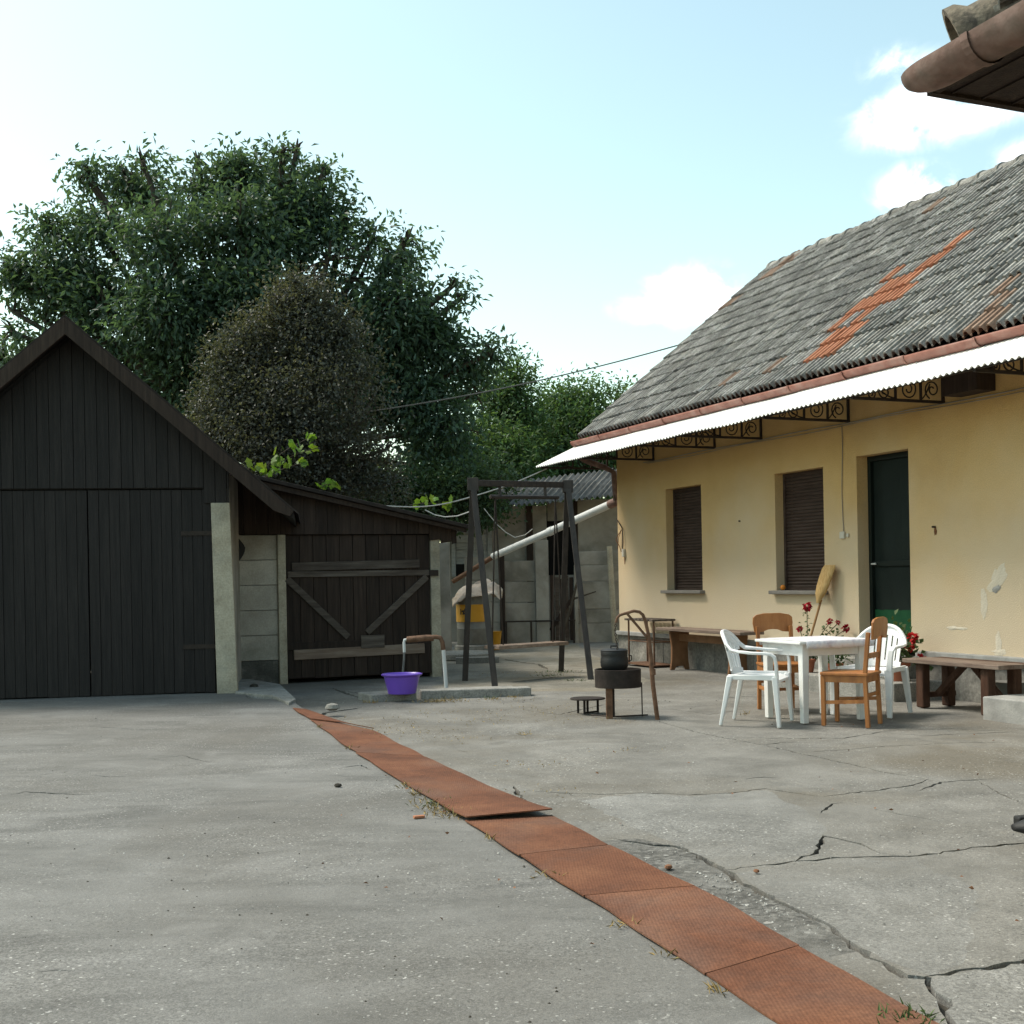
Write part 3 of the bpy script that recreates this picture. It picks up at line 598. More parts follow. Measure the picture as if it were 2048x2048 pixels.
def roof_hit(u, v):
    # where a pixel's ray meets the front roof slope -> column, row
    nrm = Vector((0, -math.sin(ra), math.cos(ra))); Mh = Matrix.Translation(HC) @ Matrix.Rotation(HA, 4, 'Z'); Mi = Mh.inverted()
    o = Mi @ Vector((0, 0, EYE)); r = Mi.to_3x3() @ ray(u, v); p0 = Vector((0, -EO, EZ)); t_ = (p0 - o).dot(nrm) / r.dot(nrm); p = o + r * t_
    return int((p.x - XL) / TW), int((p.y + EO) / math.cos(ra) / EX)
z5 = lambda x, y: (1150 + x * .4648, 320 + y * .4648)
orange = {}
for (x, y) in ((1075, 835), (1120, 825), (1170, 805), (1150, 765), (1200, 750), (1250, 730), (1210, 690), (1260, 680), (1310, 660), (1290, 615), (1340, 610), (1390, 585), (1300, 625), (1250, 640), (1370, 540), (1420, 530), (1470, 510), (1420, 490), (1500, 480), (1560, 460), (1620, 420), (1590, 445), (1690, 360), (1660, 385), (1340, 575), (1450, 560)): orange[roof_hit(*z5(x, y))] = tileO
for (x, y) in ((880, 480), (900, 475), (950, 430), (720, 600), (860, 915), (1580, 200), (1890, 545), (700, 610), (980, 420), (1680, 790), (700, 950), (1840, 620), (1790, 770)): orange.setdefault(roof_hit(*z5(x, y)), tileW)
cells = []
for r in range(NR):
    for c in range(NCt):
        x = XL + c * TW; y = -EO + r * EX * math.cos(ra); z = EZ + r * EX * math.sin(ra)
        wp = HC + Matrix.Rotation(HA, 3, 'Z') @ Vector((x, y, z)); pr = Vector((wp.x, wp.y, wp.z - EYE)); u = PU + F * pr.x / pr.y
        cells.append((0 if (r, c) and (c, r) in orange else (1 if u < 2060 else 2), pr.length, r, c, (x, y, z)))
cells.sort()
rest = MB()
for i, (_, _, r, c, p) in enumerate(cells):
    jit = (random.uniform(-.003, .003), random.uniform(-.012, .012), random.uniform(-.004, .006))
    if i < 300:
        inst(tme, 'tile', rf, (p[0] + jit[0], p[1] + jit[1] - .03, p[2] + jit[2]), (ra + random.uniform(-.012, .012), random.uniform(-.015, .015), random.uniform(-.006, .006)), mat=orange.get((c, r)))
    else:
        Mx = Matrix.Translation((p[0] + jit[0], p[1] + jit[1] - .03, p[2] + jit[2])) @ Matrix.Rotation(ra + random.uniform(-.012, .012), 4, 'X') @ Matrix.Rotation(random.uniform(-.006, .006), 4, 'Z')
        rest.add([Mx @ Vector(v) for v in tm.v], tm.f)
tileS = mat('roof_tile_far', [(.10, .096, .088), (.21, .203, .188), (.33, .32, .30)], 7, .92, .5, 60, 9, rnd=.30, hue=.012, island=True, dirt=(.19, .175, .145), dscale=4, damt=.5, fine=(45, .3))
tag(rest.build('tile_field', tileS, rf), kind='stuff')
m = MB()                                           # back slope: one ribbed sheet
nb = int((LEN + .2 - XL) / TW) * 2
vs = []
for i in range(nb * 2 + 1):
    x = XL + i * TW / 4; z = .03 if i % 2 else 0; vs += [(x, DEP + EO, EZ + z), (x, RW, RZ + z)]
m.add(vs, [(2 * i, 2 * i + 1, 2 * i + 3, 2 * i + 2) for i in range(nb * 2)]); m.build('back_slope', tileM, rf)
rm = MB(); vs = []; n = 9
for (x, rr) in ((0, .125), (.06, .13), (.065, .112), (.40, .100)):
    for j in range(n):
        a_ = math.pi * (j / (n - 1)) ; vs.append((x, -math.cos(a_) * rr * 1.25, math.sin(a_) * rr))
rm.add(vs, [(i * n + j, i * n + j + 1, (i + 1) * n + j + 1, (i + 1) * n + j) for i in range(3) for j in range(n - 1)]); rme = rm.mesh('ridge_tile'); rme.materials.append(tileM)
x = XL
while x < LEN + .1: inst(rme, 'ridge_tile', rf, (x, RW + random.uniform(-.015, .015), RZ - .02 + random.uniform(-.015, .015)), (random.uniform(-.04, .04), random.uniform(-.03, .02), random.uniform(-.03, .03))); x += .345
m = MB(); m.bar((XL - .0, -EO - .02, EZ + .03), (XL - .0, RW, RZ + .03), .06, .05, up=(1, 0, 0)); m.bar((XL, DEP + EO, EZ + .03), (XL, RW, RZ + .03), .06, .05, up=(1, 0, 0)); m.build('verge', tileW, rf)
# gutter
def gutter(m, x0, x1, r, cy, cz, y=0, n=12, th=.006):
    vs = []
    for x in (x0, x1):
        for rr in (r, r - th):
            for j in range(n + 1):
                a_ = math.pi + math.pi * j / n; vs.append((x, cy + rr * math.cos(a_), cz + rr * math.sin(a_)))
    k = n + 1
    fs = [(j, j + 1, 2 * k + j + 1, 2 * k + j) for j in range(n)] + [(k + j, 3 * k + j, 3 * k + j + 1, k + j + 1) for j in range(n)]
    fs += [(0, k, 3 * k, 2 * k), (n, 2 * k + n, 3 * k + n, k + n)] + [(j, k + j, k + j + 1, j + 1) for j in range(n)]
    return m.add(vs, fs)
GY, GZ, GR = -EO - .085, 3.465, .078
x = -.42; k = 0
while x < LEN:
    m = MB(); gutter(m, x, min(x + .985, LEN), GR - (k % 2) * .003, GY, GZ + random.uniform(-.004, .004)); g = m.build('gutter', gutterM, house, smooth=True)
    if k == 0:
        e = MB(); e.add([(x, GY, GZ)] + [(x, GY + GR * math.cos(math.pi + math.pi * j / 12), GZ + GR * math.sin(math.pi + math.pi * j / 12)) for j in range(13)], [(0, j + 1, j + 2) for j in range(12)]); e.build('end_cap', gutterM, g)
    b = MB(); gutter(b, x + .955, x + .985, GR + .006, GY, GZ); b.build('joint_strap', gutterM, g)
    x += .97; k += 1
m = MB(); m.tube([(-.33, GY, GZ - .06), (-.33, GY, GZ - .22), (-.30, GY + .12, GZ - .30), (-.14, GY + .38, GZ - .42), (-.10, .0, GZ - .5), (-.10, .03, GZ - .95)], .045, 10); m.build('downpipe', gutterO, house, smooth=True)
# wall fittings
m = MB(); m.box((7.49, -.24, 3.05), (7.96, -.002, 3.30)); m.build('wall_box', brownWood, house, bev=.006)
m = MB(); m.tube([(x_, -.015, 3.02 - .035 * (x_ < .9) * (.9 - x_) + .006 * math.sin(x_ * 3)) for x_ in np.linspace(.9, LEN, 40)], .006, 5); m.tube([(x_, -.012, 2.995 + .01 * math.sin(x_ * 2.2)) for x_ in np.linspace(1.0, LEN, 40)], .004, 5); m.build('wall_cable', greyWall, house)
m = MB(); m.tube([(5.60 + .012 * math.sin(z_ * 5), -.01, z_) for z_ in np.linspace(1.78, 3.0, 20)], .0045, 5); m.build('switch_cable', sillM, house)
m = MB(); m.box((5.55, -.03, 1.70), (5.63, 0, 1.78)); m.box((5.665, -.025, 1.715), (5.70, 0, 1.755)); m.build('light_switch', whiteSw, house, bev=.006)
m = MB(); m.box((.19, -.04, 1.62), (.25, 0, 1.74)); m.build('wall_socket', whiteSw, house, bev=.005)
m = MB(); m.tube([(-.0, -.02, 2.22), (.12, -.03, 2.14), (.21, -.03, 2.06), (.22, -.03, 1.85), (.2, -.025, 1.74)], .009, 6); m.build('dangling_cable', ironM, house)
m = MB(); m.tube([(.2, -.03, 2.05), (.08, -.05, 1.95), (.05, -.06, 1.88), (.13, -.05, 1.80), (.17, -.03, 1.70)], .006, 5); m.tube([(.18, -.03, 2.04), (.12, -.05, 1.93), (.08, -.04, 1.82), (.04, -.03, 1.75)], .005, 5); m.build('rusty_wire', rustM, house)
def blotch(name, cx, cz, rx, rz, mt, seed, dep=-.004, n=30, rot=0):
    m = MB(); pts = [(cx, dep - .003, cz)]
    for k in range(n):
        a_ = 2 * math.pi * k / n; q = 1 + .5 * noise.noise((math.cos(a_) * 1.6, math.sin(a_) * 1.6, seed)) + .25 * noise.noise((a_ * 6, seed, 3)); dx, dz = rx * q * math.cos(a_), rz * q * math.sin(a_)
        pts.append((cx + dx * math.cos(rot) - dz * math.sin(rot), dep * .4, cz + dx * math.sin(rot) + dz * math.cos(rot)))
    m.add(pts, [(0, k + 1, (k + 1) % n + 1) for k in range(n)]); return m.build(name, mt, house)
blotch('plaster_patch', 7.93, 1.22, .17, .07, whitePl, 3, rot=.9); blotch('plaster_patch', 7.75, .97, .05, .14, whitePl, 5); blotch('plaster_scar', 7.92, 1.12, .065, .028, ledgeM, 8, dep=-.010, rot=.5); blotch('plaster_patch', 7.93, .60, .035, .12, whitePl, 4); blotch('plaster_patch', 7.95, .505, .10, .03, whitePl, 6); blotch('plaster_patch', 7.35, .72, .13, .02, whitePl, 9)
blotch('rust_mark', 7.09, 1.72, .02, .05, rustM, 4); m = MB(); m.tube([(7.09, .0, 1.765), (7.09, -.04, 1.765)], .012, 6); m.build('wall_hook', ironM, house); blotch('rust_mark', .22, 1.56, .02, .06, rustM, 2); m = MB(); m.tube([(3.46, 0, 2.01), (3.46, -.025, 2.01)], .01, 6); m.build('nail', ironM, house)
# doorsteps
m = MB(); m.box((5.15, -.68, -.05), (7.22, -.0345, .18)); tag(m.build('doorstep', concB, loc=HC, rz=HA, bev=.012), 'low grey concrete doorstep carrying the geranium pot', 'step')
m = MB(); m.box((5.70, -.36, .18), (6.84, -.0345, .37)); tag(m.build('doorstep', concB, loc=HC, rz=HA, bev=.012), 'upper concrete step right under the dark green door', 'step')
m = MB(); m.box((8.80, -1.04, -.05), (10.6, -.15, .20)); tag(m.build('concrete_block', ledgeM, loc=HC, rz=HA, bev=.012), 'smooth pale concrete block at the right edge in front of the rustic bench', 'block')
# ================================================================== the garage
g0, g1 = G(0, 1401, .06), G(435, 1387, .06); GA = math.atan2((g1 - g0).y, (g1 - g0).x); GO = Vector((g1.x, g1.y, .05))
garage = thing('garage', 'dark brown wooden garage with plank doors and steep gable roof', 'garage', GO, GA)
pg = lambda u, v, off=0: (lambda q: (q[0], q[1] - .05))(PL(u, v, GO, GA, off))
xm = pg(178, 1200)[0]; xr = pg(428, 1200)[0]; xl = 2 * xm - xr; zt = pg(300, 976)[1]
ax_, az_ = pg(130, 634, -.38); ex_, ez_ = pg(588, 1022, -.38)
sl = (az_ - ez_) / (ex_ - ax_); xL2 = 2 * ax_ - ex_
def roofz(x): return az_ - abs(x - ax_) * sl
n = 12
for side, (x0, x1) in enumerate(((xm + .006, xr), (xl, xm - .006))):
    d = MB(); d.box((x0, .035, .03), (x1, .06, zt - .02)); dd = d.build('garage_door', darkWood, garage)
    for i in range(n):
        p = MB(); w = (x1 - x0) / n; p.box((x0 + i * w + .0015, .008 + random.uniform(-.003, .003), .02 + random.uniform(0, .012)), (x0 + (i + 1) * w - .0015, .034, zt - .022)); p.build('plank', darkWood, dd, bev=.003)
    if side == 0:
        for z_ in (pg(440, 1066)[1], pg(440, 1292)[1]):
            h = MB(); h.box((x1 - .35, -.004, z_ - .025), (x1 + .10, .006, z_ + .025)); h.tube([(x1 + .05, -.012, z_ - .08), (x1 + .05, -.012, z_ + .045)], .014, 8); h.build('hinge', ironM, dd)
px0, px1 = pg(430, 1200)[0], pg(464, 1200)[0]
zp = pg(450, 1006)[1]
m = MB(); m.prism([(px0 + .01, -.06), (px1 + .05, -.06), (px1 - .005, zp), (px0 - .025, zp)], -.05, .14); m.build('post', concPost, garage, bev=.006)
m = MB(); m.prism([(xl - .2, -.06), (xl - .01, -.06), (xl - .01, zp), (xl - .2, zp)], -.05, .14); m.build('post', concPost, garage, bev=.006)
# gable planks above the doors
gx0, gx1 = xl - .18, px1 - .01; w = .128; x = gx0
while x < gx1 - .02:
    xe = min(x + w, gx1); a_, b_ = roofz(x) - .16, roofz(xe) - .16; zlo = zt if xe < px0 - .03 and x > xl else zp + .002
    pts = [(x + .003, zlo), (xe - .003, zlo), (xe - .003, max(zlo + .02, b_))]
    if x < ax_ < xe: pts.append((ax_, roofz(ax_) - .16))
    pts.append((x + .003, max(zlo + .02, a_)))
    p = MB(); p.prism(pts, -.022 + random.uniform(-.003, .003), .012); p.build('plank', darkWood, garage); x = xe
m = MB(); m.prism([(gx0, zt + .1), (gx1, zt + .1), (gx1, roofz(gx1) - .09), (ax_, az_ - .09), (gx0, roofz(gx0) - .09)], .014, .035); m.build('gable_backing', darkWood, garage)
m = MB(); m.box((gx0, .013, zt - .01), (gx1, .05, zt + .1)); m.build('lintel', darkWood, garage)
m = MB(); m.box((gx1 - .05, .06, -.05), (gx1, 5.5, roofz(gx1) - .15)); m.build('side_wall', concPan, garage)
m = MB(); m.box((gx0, .06, -.05), (gx0 + .05, 5.5, roofz(gx0) - .15)); m.build('side_wall', concPan, garage)
m = MB(); m.prism([(gx0, -.05), (gx1, -.05), (gx1, roofz(gx1) - .1), (ax_, az_ - .1), (gx0, roofz(gx0) - .1)], 5.4, 5.5); m.build('back_wall', concPan, garage)
m = MB(); m.box((gx0 + .05, .10, zt - .25), (gx1 - .05, .13, zt + .3)); m.build('inner_beam', darkWood, garage)
th = .06
for (xe, nm) in ((ex_, 1), (xL2, -1)):
    m = MB(); m.prism([(ax_, az_ - .02), (xe, roofz(xe) - .02), (xe, roofz(xe) - .02 - th), (ax_, az_ - .02 - th)], -.36, 5.7); m.build('roof_slope', darkWood, garage)
    m = MB(); bw = .19; m.prism([(ax_, az_), (xe, roofz(xe)), (xe - nm * .05, roofz(xe) - .06), (xe - nm * .22, roofz(xe - nm * .22) - bw), (ax_, az_ - bw)], -.405, -.365); m.build('barge_board', brownWood, garage, bev=.004)
    m = MB(); m.prism([(ax_, az_ + .025), (xe + nm * .05, roofz(xe + nm * .05) + .025), (xe + nm * .05, roofz(xe + nm * .05) + .004), (ax_, az_ + .004)], -.40, 5.75); m.build('roofing', sootRust, garage)

# ================================================================== lean-to shed beside the garage
s0, s1 = G(572, 1362, .03), G(865, 1353, .0); SA = math.atan2((s1 - s0).y, (s1 - s0).x); SO = Vector((s0.x, s0.y, 0))
shed = thing('lean_to_shed', 'low brown lean-to shed between garage and swing with a sloping roof', 'shed', SO, SA)
ps = lambda u, v, off=0: PL(u, v, SO, SA, off)
X = lambda u: ps(u, 1200)[0]
zg = ps(700, 1069)[1]
ra0, ra1 = ps(500, 948, -.25), ps(936, 1050, -.25)
def sroof(x): return ra0[1] + (ra1[1] - ra0[1]) * (x - ra0[0]) / (ra1[0] - ra0[0])
xw0, xw1, xw2, xw3, xw4 = X(440), X(556), X(573), X(861), X(880)
for i in range(6):       # stacked concrete wall panels
    p = MB(); hh = (zg + .02) / 6; p.box((xw0, .02, -.02 + i * hh + .003), (xw1, .07, -.02 + (i + 1) * hh - .003)); p.build('wall_panel', stainPan if i == 0 else concPan, shed, bev=.006)
for (a, b) in ((xw1 + .002, xw2 - .004), (xw3 + .004, xw4)):
    p = MB(); p.box((a, -.03, -.05), (b, .10, zg)); p.build('post', concPost, shed, bev=.008)
n = 18; x = xw0
while x < ra1[0] - .12:
    xe = min(x + .155, ra1[0] - .1); p = MB(); a_, b_ = sroof(x) - .055, sroof(xe) - .055
    p.prism([(x + .002, min(zg + .003, b_ - .03) if xe < xw4 else b_ - .22), (xe - .002, min(zg + .003, b_ - .03) if xe < xw4 else b_ - .20), (xe - .002, b_), (x + .002, a_)], -.05 + random.uniform(-.003, .003), -.031); p.build('plank', brownWood, shed); x = xe
m = MB(); m.prism([(ra0[0] - .6, sroof(ra0[0] - .6)), (ra1[0], ra1[1]), (ra1[0], ra1[1] - .05), (ra0[0] - .6, sroof(ra0[0] - .6) - .05)], -.30, 3.0); m.build('roof', sootRust, shed, bev=.006)
m = MB(); m.prism([(ra0[0] - .3, sroof(ra0[0] - .3) - .055), (ra1[0] - .02, ra1[1] - .055), (ra1[0] - .02, ra1[1] - .10), (ra0[0] - .3, sroof(ra0[0] - .3) - .13)], -.25, -.21); m.build('fascia', brownWood, shed)
for yy in (.2, 1.3, 2.5):
    m = MB(); m.bar((xw0, yy, sroof(xw0) - .1), (ra1[0] - .03, yy, sroof(ra1[0]) - .10), .07, .08); m.build('rafter', brownWood, shed)
m = MB(); m.box((xw4 - .06, .11, -.05), (xw4 - .01, 3, sroof(xw4) - .16)); m.build('side_wall', concPan, shed)
m = MB(); m.prism([(xw0 - .3, -.05), (xw4 - .06, -.05), (xw4 - .06, sroof(xw4 - .06) - .06), (xw0 - .3, sroof(xw0 - .3) - .06)], 2.88, 2.95); m.build('back_wall', concPan, shed)
m = MB(); m.box((xw0, .075, zg - .2), (xw4, .105, zg + .15)); m.build('inner_beam', brownWood, shed)
m = MB(); m.box((xw0 - .9, -.06, ps(480, 1068)[1]), (xw0 - .002, -.035, 2.5)); m.build('infill_board', darkWood, shed)
# plank gate with Z braces
gate = MB(); gate.box((xw2 + .003, .03, .05), (xw3 - .003, .05, zg - .01)); gt = gate.build('gate', brownWood, shed); n = 11
for i in range(n):
    w = (xw3 - xw2 - .006) / n; p = MB(); p.box((xw2 + .003 + i * w + .003, .0 + random.uniform(-.004, .004), .045 + random.uniform(0, .02)), (xw2 + .003 + (i + 1) * w - .003, .028, zg - .008)); p.build('plank', brownWood, gt, bev=.003)
def onb(name, a, b, w, mt, y=-.02):
    (xa, za), (xb, zb) = ps(*a), ps(*b); p = MB(); p.bar((xa, y, za), (xb, y, zb), .028, w, up=(0, 0, 1)); return p.build(name, mt, gt, bev=.004)
zq = lambda x, y: (550 + x * .3106, 1150 + y * .3106); zr1 = lambda x, y: (700 + x * .3106, 850 + y * .3106)
onb('rail', (583, 1134), (838, 1127), .11, greyWood); onb('rail', (575, 1149), (866, 1145), .075, greyWood, -.018); onb('rail', zq(120, 515), zq(960, 470), .13, pinkWood)
onb('brace', zq(75, 25), zq(470, 400), .085, greyWood); onb('brace', zq(975, 10), zq(590, 370), .085, greyWood); onb('rail', zq(80, 460), zq(560, 445), .10, brownWood, -.016)
onb('patch_board', zq(550, 430), zq(700, 425), .17, greyWood, -.035)
sb = MB(); sp = ps(870, 1146); sb.box((sp[0] - .09, -.06, sp[1] - .04), (sp[0] + .03, -.032, sp[1] + .04)); sb.build('latch', ironM, gt)
# dark cloth hung in the corner of the panel wall
jk = MB(); vs = []
c0 = ps(482, 1078); c1 = ps(468, 1125)
for j in range(8):
    for i in range(7):
        w_ = .05 + .13 * math.sin(j / 7 * 2.6 + .3); vs.append((c0[0] - .14 + (i - 3) / 3 * w_, -.015 - .05 * math.sin(i * 1.9 + j) ** 2 - .02, c0[1] + .02 - j * .045))
jk.add(vs, [(j * 7 + i, j * 7 + i + 1, j * 7 + i + 8, j * 7 + i + 7) for j in range(7) for i in range(6)]); o = jk.build('hanging_cloth', rubber, smooth=True, loc=SO, rz=SA); mo = o.modifiers.new('solid', 'SOLIDIFY'); mo.thickness = .012
tag(o, 'dark cloth hanging on the panel wall beside the garage post', 'cloth')
# raised concrete walk in front of the panel wall
m = MB(); kp = [G(*p, .06) for p in ((470, 1388), (545, 1395), (578, 1410), (592, 1402), (560, 1372), (500, 1362), (465, 1362))]
cx = sum((p for p in kp), Vector()) / len(kp)
m.prism([(p.x - cx.x, p.y - cx.y) for p in kp], -.09, .085, ax='z'); tag(m.build('kerb_slab', concB, loc=(cx.x, cx.y, 0), bev=.008), 'raised concrete slab beside the garage post', 'slab')

# ================================================================== neighbour's concrete panel fence and old outbuilding at the back
FO = Vector((0, 24.7, 0))
fence = thing('panel_fence', 'weathered concrete panel fence in front of the old outbuilding', 'fence', FO)
pf = lambda u, v: PL(u, v, FO, 0)
def fpanels(u0, u1, vs_):
    x0, x1 = pf(u0, 1200)[0], pf(u1, 1200)[0]
    zz = [pf((u0 + u1) / 2, v)[1] for v in vs_]; zz[-1] = -.05
    for a, b in zip(zz, zz[1:]):
        p = MB(); p.box((x0, random.uniform(-.006, .006), b + .006), (x1, .06, a - .006)); p.build('panel', greyWall, fence, bev=.008)
fpanels(1008, 1071, (1121, 1163, 1205, 1243, 1288)); fpanels(930, 1000, (1113, 1160, 1205, 1245, 1290)); fpanels(1152, 1240, (1102, 1130, 1163, 1218, 1246, 1288))
for (u0, u1, v0, mt) in ((1072, 1098, 1081, greyWall), (1000, 1010, 1110, brownWood), (1149, 1156, 1130, greyWall)):
    x0, x1 = pf(u0, 1200)[0], pf(u1, 1200)[0]; p = MB(); p.box((x0, -.10, -.05), (x1, .075, pf(u0, v0)[1])); p.build('post', mt, fence, bev=.008)
m = MB(); q = pf(1219, 1093); m.tube([(q[0] + .06, -.25, -.05), (q[0] - .02, -.22, q[1])], .055, 10); tag(m.build('wooden_pole', concPost, loc=FO, smooth='auto'), 'pale upright pole beside the far house corner', 'pole')
m = MB(); qa, qb = pf(1010, 1243), pf(1150, 1240); m.tube([(qa[0], -.14, qa[1]), (qb[0], -.14, qb[1])], .018, 6); m.tube([(pf(1062, 1243)[0], -.14, -.03), (pf(1062, 1243)[0], -.14, qa[1])], .02, 6); m.tube([(pf(1012, 1243)[0], -.14, -.03), (pf(1012, 1243)[0], -.14, qa[1])], .02, 6); m.tube([(qb[0] - .03, -.14, -.03), (qb[0] - .03, -.14, qb[1])], .02, 6); tag(m.build('rusty_rail', ironM, loc=FO), 'thin rusty rail in front of the concrete panels', 'rail')
# wire-mesh / board gate in the gap
m = MB(); x0, x1 = pf(1100, 1200)[0], pf(1148, 1200)[0]
fg = thing('old_gate', 'dark old gate of worn boards beside the tall concrete post', 'gate', FO)
for i in range(5):
    p = MB(); w = (x1 - x0) / 5; p.box((x0 + i * w + .006, .0, .04), (x0 + (i + 1) * w - .006, .025, pf(1120, 1150 + (i * 37 % 11))[1])); p.build('board', greyWood if i % 2 else brownWood, fg)
p = MB(); p.bar((x0, -.02, .25), (x1, -.02, .95), .03, .07); p.build('brace', brownWood, fg)
# branch leaning there
m = MB(); b0, b1 = D(1118, 1270, 24.2), D(1160, 1140, 24.2); b0.z = 0.0; m.tube([b0, b0.lerp(b1, .5) + Vector((.03, 0, 0)), b1], (.04, .035, .02), 6); m.tube([b0.lerp(b1, .6), D(1192, 1183, 24.1)], (.025, .012), 6); m.tube([b0.lerp(b1, .3), D(1108, 1190, 24.2)], (.025, .012), 6); tag(m.build('leaning_branch', bark), 'forked branch leaning in the gateway behind the swing', 'branch')
# outbuilding
OB = thing('outbuilding', 'old grey outbuilding with corrugated roof behind the swing', 'building', (0, 0, 0))
EL, ER, RL, RR = D(938, 1022, 25.4), D(1330, 983, 24.7), D(985, 970, 28.2), D(1385, 918, 27.6)
def bil(a, b): return (EL.lerp(ER, a)).lerp(RL.lerp(RR, a), b)
ns = 5
for i in range(ns):
    if i == 0: rg = ((.42, 1.0),)
    else: rg = ((0, .56), (.5, 1.0))
    for j, (b0_, b1_) in enumerate(rg):
        m = MB(); vs = []; nx = 44; a0, a1 = i / ns, (i + 1) / ns + .01
        wid = (ER - EL).length / ns
        for bb in (b0_, b1_):
            for k in range(nx + 1):
                p = bil(a0 + (a1 - a0) * k / nx, bb + random.uniform(0, .0)); vs.append(p + Vector((0, 0, .032 * math.sin(k / nx * wid / .105 * 2 * math.pi) + .02 * (1 - j) + .006 * (i % 2))))
        vs += [v - Vector((0, 0, .012)) for v in vs]; k2 = 2 * (nx + 1)
        fs = [(k, k + 1, nx + 2 + k, nx + 1 + k) for k in range(nx)]; fs += [tuple(q + k2 for q in f[::-1]) for f in fs] + [(k, k + k2, k + 1 + k2, k + 1) for k in range(nx)] + [(nx + 1 + k, nx + 2 + k, nx + 2 + k + k2, nx + 1 + k + k2) for k in range(nx)]
        m.add(vs, fs).build('roof_sheet', asbM, OB, smooth='auto')
for k in range(7):
    a = .01 + k * .03; p = MB(); p.bar(bil(a, 0) - Vector((0, 0, .08)), bil(a, .98) - Vector((0, 0, .08)), .06, .09); p.build('rafter', pinkWood if k in (1, 3) else brownWood, OB)
for b_ in (.1, .3): p = MB(); p.bar(bil(0, b_) - Vector((0, 0, .02)), bil(.22, b_) - Vector((0, 0, .02)), .05, .03); p.build('batten', greyWood, OB)
wy = 25.75; m = MB()
wx = lambda u: D(u, 1200, wy).x; wz = lambda u, v: D(u, v, wy).z
def obw(u0, u1, v0, v1, mt, name, y0=wy, y1=wy + .15):
    p = MB(); za = -.05 if v1 is None else wz(u0, v1); p.box((wx(u0), y0, za), (wx(u1), y1, wz((u0 + u1) / 2, v0))); return p.build(name, mt, OB)
obw(985, 1096, 1012, None, greyWall, 'wall'); obw(1098, 1150, 1004, 1042, greyWall, 'wall'); obw(1152, 1340, 998, None, greyWall, 'wall'); obw(1098, 1150, 1150, None, greyWall, 'wall')
obw(1055, 1068, 1012, None, brownWood, 'door_post', wy - .05, wy); obw(1150, 1158, 1002, None, brownWood, 'door_post', wy - .05, wy)
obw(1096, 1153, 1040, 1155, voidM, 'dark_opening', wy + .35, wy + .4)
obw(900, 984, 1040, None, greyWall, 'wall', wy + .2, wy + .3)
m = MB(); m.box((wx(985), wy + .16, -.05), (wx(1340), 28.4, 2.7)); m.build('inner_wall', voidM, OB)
pd = obw(912, 978, 1052, 1152, paleDoor, 'plank_door', wy - .02, wy + .02)
for v in (1052, 1069, 1084, 1100, 1118, 1135):
    p = MB(); p.box((wx(914), wy - .045, wz(940, v + 15)), (wx(976), wy - .022, wz(940, v + 1))); p.build('board', paleDoor, pd, bev=.004)
for (a, b) in ((905, 913), (977, 986)):
    p = MB(); p.box((wx(a), wy - .07, wz(940, 1152)), (wx(b), wy + .02, wz(940, 1048))); p.build('frame', paleDoor, pd)
p = MB(); p.box((wx(913), wy - .06, wz(940, 1152)), (wx(932), wy - .046, wz(940, 1128))); p.build('vent', voidM, pd)
# concrete post with panel end next to the shed gate
cp = G(892, 1305); m = MB(); m.box((-.12, -.05, -.05), (.10, .05, D(892, 1085, cp.y).z)); m.box((-.16, -.02, -.05), (-.125, .02, D(892, 1090, cp.y).z)); tag(m.build('concrete_post', greyWall, loc=(cp.x, cp.y, 0), bev=.008), 'tall grey concrete post right of the shed gate', 'post')

# ================================================================== swing frame
fl = [G(930, 1360), G(990, 1372), G(1122, 1342), G(1182, 1358)]
tl, tr = D(946, 966, 15.35), D(1135, 962, 16.35); tr.z = tl.z + .03
sw = thing('swing_frame', 'dark steel A-frame swing standing in the middle of the yard', 'swing', (tl + tr) / 2 * 1.0)
so_ = Vector(((tl + tr) / 2).xy.to_3d()); sw.location = so_
lc = lambda p: Vector(p) - so_
for f, t_ in ((fl[0], tl), (fl[1], tl), (fl[2], tr), (fl[3], tr)):
    p = MB(); off = Vector((0, -.045 if f.y < t_.y else .045, 0)); p.bar(lc(f) - Vector((0, 0, .02)), lc(t_) + off, .075, .06, up=(0, 1, 0)); p.build('leg', steelM, sw, bev=.005)
p = MB(); p.bar(lc(tl), lc(tr), .075, .075); p.build('top_bar', steelM, sw, bev=.006)
for t_ in (tl, tr): p = MB(); q = lc(t_); p.box((q.x - .07, q.y - .09, q.z - .10), (q.x + .07, q.y + .09, q.z + .06)); p.build('corner_plate', steelM, sw, bev=.006)
h0, h1 = tl.lerp(tr, .22) - Vector((0, 0, .17)), tl.lerp(tr, .86) - Vector((0, 0, .17))
p = MB(); p.tube([lc(tl.lerp(tr, .17) - Vector((0, 0, .17))), lc(tl.lerp(tr, .89) - Vector((0, 0, .17)))], .026, 8); p.build('hanger_bar', steelM, sw)
for q in (.27, .75): p = MB(); c = tl.lerp(tr, q); p.bar(lc(c), lc(c - Vector((0, 0, .17))), .04, .03, up=(0, 1, 0)); p.build('hanger', steelM, sw)
dv = (tr - tl).normalized()
for c, e in ((h0, -1), (h1, 1)):
    for s in (-1, 1):
        p = MB(); low = Vector((c.x + s * .07, c.y + s * .10, .45)); p.tube([lc(c), lc(low)], .011, 6); p.build('rod', ironM, sw)
p = MB(); pa, pb = Vector((h0.x, h0.y, .44)), Vector((h1.x, h1.y, .44)); p.bar(lc(pa - dv * .10), lc(pb + dv * .06), .30, .045); p.build('seat_plank', pinkWood, sw, bev=.006)
